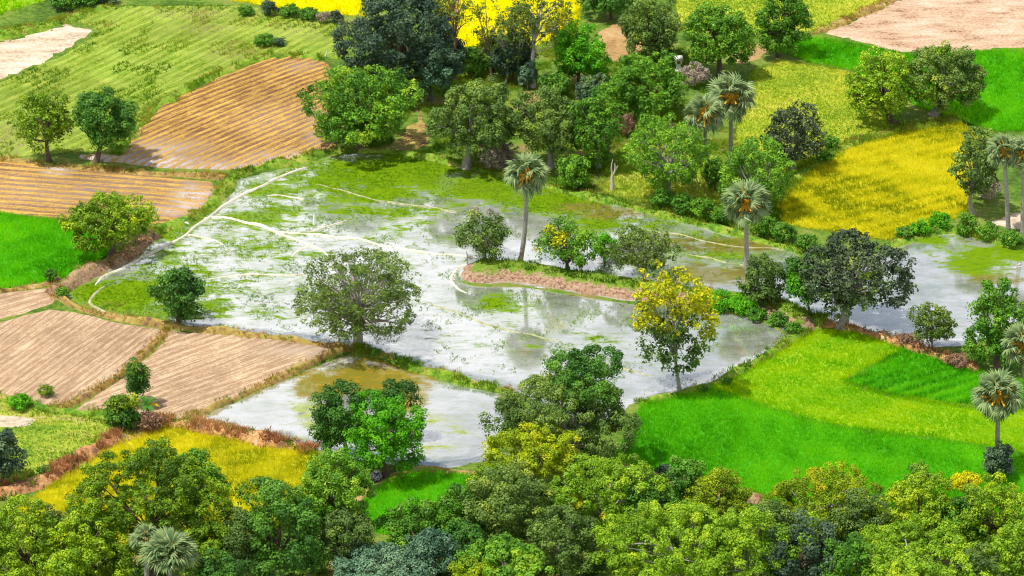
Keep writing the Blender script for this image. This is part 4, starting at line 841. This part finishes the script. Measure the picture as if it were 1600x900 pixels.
# -- sugar palms
m_pet, nt_, out_ = new_mat('orange_leaf_stalk'); princ(nt_, out_, (0.72, 0.42, 0.04), 0.5)
m_skirt = leaf_mat('dead_palm_leaves', [(0, (.12, .08, .07)), (.6, (.24, .16, .13)), (1, (.36, .27, .2))], .15)
def frond_meshes(k):
    rng = np.random.default_rng(300 + k); V = []; F = []; tone = []
    n = 22; span = R(265)
    for i in range(n):                                # folded fan segments, joined near the hub, drooping at the tips
        a = -span / 2 + span * (i + .5) / n; L = 1.0 * (1 - .22 * abs(a / (span / 2)) ** 2) * rng.uniform(.88, 1.1); da = span / n * .54
        P = lambda r, an, z: (1.0 + r * math.cos(an), r * math.sin(an), z)
        dr = rng.uniform(.2, .5) ; b = len(V); mid = .62 * L
        V += [P(.02, a, 0), P(mid, a - da, -.06), P(mid, a, .07 - .04), P(mid, a + da, -.06), P(L, a + rng.normal(0, .05), -.10 - dr)]
        F += [(b, b + 1, b + 2), (b, b + 2, b + 3), (b + 1, b + 4, b + 2), (b + 2, b + 4, b + 3)]
        tone += [float(np.clip(rng.normal(.5, .25), 0, 1))] * 4
    fm = mesh_np('frond', V, F, LV['palm'], attrs={'tone': ('FACE', tone)})
    s = MB(); s.tube([(0, 0, 0), (.5, 0, .06), (1.12, 0, .01)], [.085, .06, .045], 6); so = s.build('stalk', m_pet)
    fd, sd = fm.data, so.data; bpy.data.objects.remove(fm); bpy.data.objects.remove(so)
    return fd, sd
FR = [frond_meshes(k) for k in range(4)]
PG = 'sugar palms scattered over the fields'
def palm(label, foot, ctr, w, h, bend=0.0, seed=0, nf=46, low=False, name='sugar_palm', tr=.24):
    rng = np.random.default_rng(700 + seed); F, C, a, c = geom(foot, ctr, w, h); hub = C - F; hub[2] = max(hub[2], .8); rr = (a + c) / 2; sc = rr / 2.15
    root = tag(empty(name, F), label, 'palm', PG)
    H = hub[2] - (.5 * sc if not low else .2)
    tt = np.linspace(0, 1, 16); x = hub[0] * tt ** 1.0 + bend * (np.sin(tt * math.pi * .9) * .5 - tt * .0)
    if bend: x = hub[0] * (1 - (1 - tt) ** 2.6)
    pts = np.column_stack([x, hub[1] * tt, -.1 + (H + .1) * tt]); rad = tr * (1.25 - .4 * tt) * (1 + .03 * np.sin(np.arange(16) * 2.2)); rad[0] *= 1.35
    mb = MB(); mb.tube(pts, rad, 9); mb.build('trunk', BARK['grey'], root)
    # skirt of dead leaves
    if not low:
        n = 60; ph = rng.uniform(0, 6.28, n); top = np.column_stack([hub[0] + .2 * np.cos(ph), hub[1] + .2 * np.sin(ph), np.full(n, hub[2] - .25 * sc)])
        L = sc * rng.uniform(.8, 1.45, n); d = np.column_stack([np.cos(ph) * .42, np.sin(ph) * .42, -np.ones(n)]); d /= np.linalg.norm(d, axis=1)[:, None]
        t = np.column_stack([-np.sin(ph), np.cos(ph), 0 * ph]) * .16 * sc
        V = np.stack([top, top + d * L[:, None] * .7 - t, top + d * L[:, None], top + d * L[:, None] * .7 + t], 1).reshape(-1, 3)
        mesh_np('dead_leaf_skirt', V, np.arange(4 * n).reshape(-1, 4), m_skirt, root, attrs={'tone': ('FACE', rng.uniform(0, 1, n))})
    g = math.pi * (3 - 5 ** .5)
    for i in range(nf):
        u = (i + .5) / nf; sz = 1 - u * (1.86 if not low else .95); el = math.asin(max(-.9, min(1, sz))); az = i * g + rng.normal(0, .12)
        if not low and abs(((az + math.pi / 2 + math.pi) % (2 * math.pi)) - math.pi) < .95 and -.5 < el < .55 : continue   # gap where the stalks show
        fd, sd = FR[i % 4]; s = sc * rng.uniform(.9, 1.08)
        o = bpy.data.objects.new('frond', fd); COL.objects.link(o); o.parent = root
        Mx = Matrix.Rotation(az, 4, 'Z') @ Matrix.Rotation(-el, 4, 'Y') @ Matrix.Rotation(rng.normal(0, .6), 4, 'X')
        o.matrix_local = Matrix.Translation(Vector(hub)) @ Mx @ Matrix.Scale(s, 4)
        q = bpy.data.objects.new('stalk', sd); COL.objects.link(q); q.parent = o
    if not low:
        for i in range(13):                            # bare stalks of fallen fans, seen in the gap
            q = bpy.data.objects.new('stalk', FR[i % 4][1]); COL.objects.link(q); q.parent = root
            az = -math.pi / 2 + (i - 6) * .24; el = (-.8, -.1, .45)[i % 3] + rng.normal(0, .1)
            q.matrix_local = Matrix.Translation(Vector(hub)) @ Matrix.Rotation(az, 4, 'Z') @ Matrix.Rotation(-el, 4, 'Y') @ Matrix.Diagonal((sc * 1.15, sc * 1.6, sc * 1.6, 1))
    return root
palm('tall palm with a curved trunk on the spit in the paddy', (812, 411), (823, 272), 72, 90, bend=1, seed=1)
palm('palm with a straight trunk rising from the shallows left of the big dark tree', (1167, 433), (1166, 318), 82, 92, seed=2)
palm('lower left palm of the pair in the grove', (1108, 285), (1100, 178), 66, 86, seed=3)
palm('taller right palm of the pair in the grove', (1141, 262), (1143, 152), 76, 98, seed=4)
palm('palm beside the leaning tree above the right pond', (1576, 364), (1570, 236), 58, 76, seed=5)
palm('palm cut by the right edge above the right pond', (1598, 366), (1600, 240), 58, 78, seed=6)
palm('tall palm at the right edge of the near rice field', (1558, 740), (1560, 618), 84, 104, seed=7, nf=52)
palm('palm crown cut by the right edge in front of the rounded tree', (1604, 640), (1600, 540), 76, 92, seed=8)
palm('pale low fan palm among the near left trees', (262, 1015), (266, 872), 128, 96, seed=9, low=True, nf=38)
palm('darker low fan palm behind the pale one', (228, 1000), (230, 846), 72, 62, seed=10, low=True, nf=26)

GROW[0] = 1.0
# -- hedges and bank shrubs
for i, (x, y, w, h, s, lab) in enumerate([
  (100, 14, 52, 32, 'shrub', 'shrub at the top left beside the sandy field'), (132, 12, 50, 34, 'shrub', 'darker shrub at the top left corner hedge'), (165, 4, 46, 20, 'dark', 'dark shrub cut by the top edge at the left'),
  (385, 24, 30, 16, 'shrub', 'low shrub at the left end of the yellow field hedge'), (418, 24, 34, 24, 'dark', 'dark round shrub in the hedge below the yellow field'), (452, 26, 34, 20, 'shrub', 'shrub right of the dark one in the yellow field hedge'),
  (482, 30, 34, 20, 'shrub', 'bushy shrub in the middle right of the yellow field hedge'), (506, 36, 26, 20, 'brush', 'greyish shrub in the yellow field hedge'), (526, 36, 24, 18, 'dark', 'small dark shrub at the right end of the yellow field hedge'),
  (412, 72, 36, 20, 'shrub', 'spreading shrub in the weedy field above the orange stubble'), (436, 72, 22, 12, 'dark', 'small dark shrub in the weedy field above the orange stubble'),
  (1035, 326, 44, 34, 'shrub', 'bank shrub under the light green spreading tree'), (1068, 334, 42, 34, 'shrub', 'bank shrub right of the light green spreading tree'), (1098, 342, 40, 34, 'mid', 'leafy bank shrub left of the straight palm crown'),
  (1130, 352, 42, 36, 'shrub', 'bank shrub just left of the straight palm trunk'), (1192, 368, 44, 36, 'mid', 'bank shrub just right of the straight palm trunk'), (1224, 378, 42, 32, 'shrub', 'bank shrub at the corner of the golden rice'),
  (1258, 392, 40, 30, 'shrub', 'low shrub left behind the big dark tree'), (1412, 374, 32, 22, 'shrub', 'shrub at the left end of the hedge above the right pond'), (1438, 368, 36, 26, 'bright', 'bright shrub in the hedge above the right pond'),
  (1468, 360, 38, 30, 'bright', 'taller bright shrub in the hedge above the right pond'), (1512, 366, 42, 32, 'mid', 'leafy shrub under the leaning tree above the right pond'), (1545, 376, 40, 28, 'mid', 'leafy shrub left of the two right palms'), (1580, 386, 42, 30, 'shrub', 'shrub in front of the two right palms'),
  (1540, 310, 60, 44, 'brush', 'grey green shrub behind the right palms'), (720, 98, 44, 30, 'shrub', 'soft green shrub behind the rusty thin trunk'), (748, 104, 46, 30, 'shrub', 'soft green shrub between the two rusty trunks'), (736, 122, 40, 22, 'mid', 'low dark green shrub between the rusty trunks'),
  (1098, 482, 46, 30, 'bright', 'tall bright grass clump right of the golden crowned tree'), (1126, 486, 50, 34, 'bright', 'tall bright grass clump midway along the spit end'), (1158, 489, 48, 32, 'bright', 'tall bright grass clump left of the grey bushy tree'), (1182, 500, 40, 24, 'shrub', 'low green clump in front of the grey bushy tree'), (1240, 520, 36, 20, 'shrub', 'low green clump where the bank meets the yellow green rice'), (1215, 508, 40, 24, 'shrub', 'low shrub where the spit meets the bank'),
  (1100, 612, 24, 14, 'shrub', 'small shrub on the rice bank right of the golden crowned tree'), (1135, 600, 18, 10, 'shrub', 'tiny shrub along the rice bank'), (70, 742, 30, 18, 'shrub', 'small shrub near the blue green edge tree'),
  (30, 640, 40, 26, 'bright', 'bright shrub at the upper corner of the left meadow'), (98, 466, 22, 18, 'mid', 'low dark shrub at the left tip of the flooded paddy'), (590, 556, 22, 12, 'shrub', 'little shrub at the foot of the umbrella shaped tree'),
  (1040, 750, 34, 26, 'dark', 'dark small shrub on the ditch bank'), (1290, 256, 30, 24, 'mid', 'shrub beside the large dark grey bush')]):
    SH(lab, (x, y), w, h, s, scale=.9)

# -- near wood along the bottom
GROW[0] = 1.11; FINE[0] = .80
T('bright green domed tree at the edge of the small rice plot', (604, 746), (602, 674), 138, 118, 'bright', tone=.38, skirt=.3, cov=.75)
T('dark tree tucked behind the bright green domed tree', (548, 722), (532, 652), 92, 94, 'dark', m='dark', tone=.35)
T('small dark treetop behind the bright green dome', (632, 690), (620, 622), 60, 50, 'dark', m='dark', tone=.3)
T('big grey green tree with a darker top in front of the lower pond', (890, 752), (880, 652), 212, 150, 'oliveg', m='oliveg', tone=.5, twig=30, lobes=19)
T('dark upright treetop rising behind the big grey green tree', (918, 740), (914, 594), 130, 96, 'mango', tone=.5)
T('yellow orange leaved tree in front of the big grey green tree', (830, 812), (828, 706), 148, 88, 'ylime', tone=.66)
T('large yellow green tree with tufted top at lower left', (236, 930), (236, 786), 218, 180, 'olive', tone=.55, tvar=.3, lobes=21, rc=.62)
T('upper right shoulder tree of the lower left wood', (306, 880), (308, 752), 84, 100, 'olive', m='mid', tone=.45)
T('lime green tree in the bottom left corner', (40, 960), (38, 850), 160, 150, 'olive', tone=.68, lobes=19)
T('lime green tree second from the bottom left corner', (140, 965), (138, 868), 150, 140, 'olive', tone=.62, lobes=18)
T('small bright treetop at the bottom edge left of the fan palm', (100, 990), (100, 888), 70, 60, 'lime', tone=.6)
T('olive tree directly above the pale fan palm', (330, 960), (330, 868), 110, 110, 'olive', tone=.5)
T('dark green tree at the bottom left of the upright olive tree', (430, 940), (432, 836), 150, 160, 'dark', m='dark', tone=.55)
T('upright olive green tree left of the small rice plot', (530, 900), (525, 766), 118, 128, 'olive', m='mid', tone=.62)
T('shaded lower tree below the upright olive one', (545, 930), (540, 840), 100, 100, 'oliveg', tone=.35)
T('green tree with spreading branches below the small rice plot', (660, 905), (650, 828), 120, 92, 'bright', m='mid', tone=.4)
T('rounded blue green tree at the bottom centre', (676, 935), (676, 858), 88, 72, 'bluish', tone=.35)
T('wide blue green tree at the bottom edge', (590, 960), (592, 886), 150, 72, 'bluish', m='bluish', tone=.55)
T('mid green tree right of the small rice plot', (786, 890), (780, 790), 150, 130, 'mid', m='oliveg', tone=.62)
T('green tree left of the mid green one', (715, 890), (712, 812), 96, 96, 'mid', tone=.4)
T('yellow green tree with a white leaning trunk below', (950, 870), (950, 772), 172, 130, 'lime', tone=.48, bark='pale', accent=('gold', [(-.5, .1, .14), (.05, -.1, .12)]))
T('shaded tree under the white trunk', (880, 930), (880, 846), 120, 100, 'oliveg', tone=.4)
T('leafy green tree at the bottom edge left of the lime wood', (790, 975), (790, 880), 150, 80, 'mid', tone=.62)
T('small orange flecked tree at the bottom centre edge', (740, 985), (740, 892), 80, 40, 'ylime', tone=.5)
T('large lime green tree at the bottom centre right', (1050, 950), (1050, 850), 220, 130, 'lime', tone=.6, lobes=22)
T('lime green tree right of the large lime one', (1160, 960), (1165, 858), 120, 120, 'lime', tone=.55)
T('soft grey green treetop at the edge of the near rice', (1076, 810), (1074, 746), 64, 66, 'mid', m='hedge', tone=.45)
T('yellow lime tree at the edge of the near rice', (1130, 830), (1124, 772), 96, 84, 'ylime', tone=.45)
T('dark blue green tree with lime sprigs at the bottom right', (1250, 960), (1250, 862), 130, 116, 'dark', tone=.5, accent=('lime', [(.1, .7, .22), (-.3, .5, .18)]))
T('yellow topped tree at the left of the right hand wood', (1290, 860), (1292, 784), 176, 108, 'ylime', tone=.38, accent=('gold', [(-.8, .5, .14), (-.2, .8, .16)]), lobes=19)
T('olive lime domed tree in the right hand wood', (1440, 880), (1436, 800), 140, 112, 'olive', tone=.7, lobes=18)
T('little treetop poking above the olive lime dome', (1432, 830), (1434, 742), 38, 42, 'mid', tone=.6)
T('olive lime tree at the right edge of the wood', (1560, 890), (1556, 808), 136, 116, 'olive', tone=.66, lobes=18)
T('golden treetop left of the palm foot bush', (1512, 810), (1512, 752), 44, 34, 'olive', m='gold', tone=.5)
T('broad bright lime dome at the bottom right', (1420, 975), (1430, 876), 240, 104, 'lime', m='lime', tone=.58, lobes=24)
T('small lime treetop at the bottom edge of the right wood', (1416, 1010), (1412, 893), 90, 50, 'lime', tone=.7)
T('lime tree in the bottom right corner', (1585, 980), (1586, 872), 90, 100, 'olive', m='lime', tone=.5)
T('dark shaded tree between the lime dome and its neighbour', (1340, 900), (1345, 820), 90, 90, 'oliveg', tone=.4)

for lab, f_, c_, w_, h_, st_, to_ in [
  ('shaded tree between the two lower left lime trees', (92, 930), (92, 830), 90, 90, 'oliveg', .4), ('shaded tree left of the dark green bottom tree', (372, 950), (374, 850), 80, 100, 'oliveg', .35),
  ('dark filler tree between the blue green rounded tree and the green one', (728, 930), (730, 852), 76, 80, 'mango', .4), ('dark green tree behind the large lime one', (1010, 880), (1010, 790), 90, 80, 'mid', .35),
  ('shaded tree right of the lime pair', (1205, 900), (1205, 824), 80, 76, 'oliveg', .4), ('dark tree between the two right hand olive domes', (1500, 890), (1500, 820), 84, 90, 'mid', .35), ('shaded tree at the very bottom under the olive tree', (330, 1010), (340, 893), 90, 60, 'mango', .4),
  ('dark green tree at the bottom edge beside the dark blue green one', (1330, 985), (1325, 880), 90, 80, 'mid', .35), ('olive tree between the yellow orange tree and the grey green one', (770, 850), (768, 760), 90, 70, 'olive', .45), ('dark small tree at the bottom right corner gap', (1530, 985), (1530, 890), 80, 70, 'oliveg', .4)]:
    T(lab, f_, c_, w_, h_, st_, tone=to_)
# ------------------------------------------------------------------ small things
m_white = plain('white_plumage', (0.82, 0.82, 0.78), 0.8, 0.06); m_bill = plain('bird_bill', (0.55, 0.35, 0.08), 0.6); m_leg = plain('bird_leg', (0.06, 0.06, 0.05), 0.6)
m_cloth = plain('white_cloth', (0.84, 0.85, 0.82), 0.8, 0.06); m_wood = plain('stake_wood', (0.45, 0.38, 0.28), 0.9)
def bird(label, px, py, s, col, rz, neck=1.0, name='bird', cat='bird'):
    F = G(px, py); r = tag(empty(name, F, rz), label, cat)
    b = MB(); n = 14; t = np.linspace(0, 1, n)
    z0 = .34 * s * neck
    body = np.column_stack([(-.34 + .62 * t) * s, 0 * t, z0 + (.02 + .1 * np.sin(t * 2.6)) * s]); rad = np.interp(t, [0, .12, .45, .75, 1], [.012, .05, .125, .10, .035]) * s
    nk = np.array([[.30, 0, z0 / s + .10], [.38, 0, z0 / s + .2], [.34, 0, z0 / s + .32 * neck], [.38, 0, z0 / s + .42 * neck], [.45, 0, z0 / s + .43 * neck]]) * s
    b.tube(np.vstack([body, nk[1:]]), np.concatenate([rad, np.array([.035, .028, .042, .014]) * s]), 8); b.build('body', col, r)
    k = MB(); k.tube([nk[-1] - [.02 * s, 0, 0], nk[-1] + [.12 * s, 0, -.01 * s]], [.014 * s, .003 * s], 5); k.build('bill', m_bill, r)
    for sd in (-1, 1):
        l = MB(); l.tube([(0, .045 * s * sd, z0 - .05 * s), (.02 * s, .045 * s * sd, z0 * .5), (0, .05 * s * sd, 0)], [.016 * s, .012 * s, .012 * s], 5); l.build('leg', m_leg, r)
bird('white egret on the dark green bank at the left of the paddy', 292, 354, 1.05, m_white, R(150))
m_duck = plain('pale_duck', (0.62, 0.55, 0.42), 0.8, 0.3, 8)
bird('pale duck standing at the water edge near the right picture edge, lower one', 1586, 422, .9, m_duck, R(200), .5, 'duck', 'duck')
bird('pale duck standing just above another at the right water edge', 1593, 416, .9, m_duck, R(20), .5, 'duck', 'duck')
def marker(label, px, py, hpx, wpx, lean=0):
    F = G(px, py); m = mpp(F); H = hpx * m / .92; w = wpx * m; rng = np.random.default_rng(int(px)); r = tag(empty('cloth_marker', F), label, 'marker')
    s = MB(); s.tube([(0, 0, -.2), (lean * H, 0, H * .98)], [.035, .025], 6); s.build('stake', m_wood, r)
    c = MB(); t = np.linspace(0, 1, 9); c.tube(np.column_stack([lean * H * t, 0 * t, .06 + t * (H - .06)]), w / 2 * np.interp(t, [0, .2, .5, .8, 1], [.5, 1, .8, .45, .12]) * rng.uniform(.85, 1.1, 9), 9); c.build('cloth', m_cloth, r)
marker('tall narrow white cloth marker standing in the upper paddy', 491, 354, 20, 5.5)
marker('small white cloth marker where the long ridge meets the spit', 729, 406, 14, 5)
marker('leaning white stake at the top corner of the orange stubble', 508, 90, 11, 2.4, .3)
def shrine():
    F = G(1060, 112); r = tag(empty('shrine', F), 'small white shrine between the round domed tree and the tufted tree', 'shrine')
    def box(b, x, y, z0, z1): b.add([(-x, -y, z0), (x, -y, z0), (x, y, z0), (-x, y, z0), (-x, -y, z1), (x, -y, z1), (x, y, z1), (-x, y, z1)], [(0, 3, 2, 1), (4, 5, 6, 7), (0, 1, 5, 4), (1, 2, 6, 5), (2, 3, 7, 6), (3, 0, 4, 7)])
    a = MB(); box(a, .42, .36, -.1, .25); box(a, .30, .26, .25, 1.15); a.build('pedestal', m_cloth, r, smooth=False)
    h = MB(); box(h, .46, .40, 1.15, 1.75); h.build('house', m_cloth, r, smooth=False)
    f = MB(); f.add([(-.6, -.55, 1.75), (.6, -.55, 1.75), (.6, .55, 1.75), (-.6, .55, 1.75), (-.45, 0, 2.25), (.45, 0, 2.25)], [(0, 1, 5, 4), (2, 3, 4, 5), (1, 2, 5, 5), (3, 0, 4, 4), (0, 3, 2, 1)]); f.build('roof', m_cloth, r, smooth=False)
    d = MB(); box(d, .2, .01, 1.25, 1.6); o = d.build('doorway', BARK['brown'], r, smooth=False); o.location = (0, -.41, 0)
shrine()
def bundle():
    F = G(588, 751); r = tag(empty('bundle', F), 'round bundle wrapped in patterned lilac and dark cloth under the bright dome', 'bundle'); rng = np.random.default_rng(3)
    m, nt, out = new_mat('patterned_cloth'); n = noise(nt, 7, 3, .6); princ(nt, out, ramp(nt, [(.45, (.04, .03, .07)), (.52, (.52, .48, .62))], n).outputs[0], .8, n, .5, .05)
    b = MB(); b.ball((0, 0, .52), (.62, .55, .56), 16, 10, noise=.06, rng=rng); b.build('wrapping', m, r)
    k = MB(); k.ball((.05, -.05, 1.08), (.26, .22, .14), 10, 6, noise=.08, rng=rng); k.build('knot', m_cloth, r)
bundle()
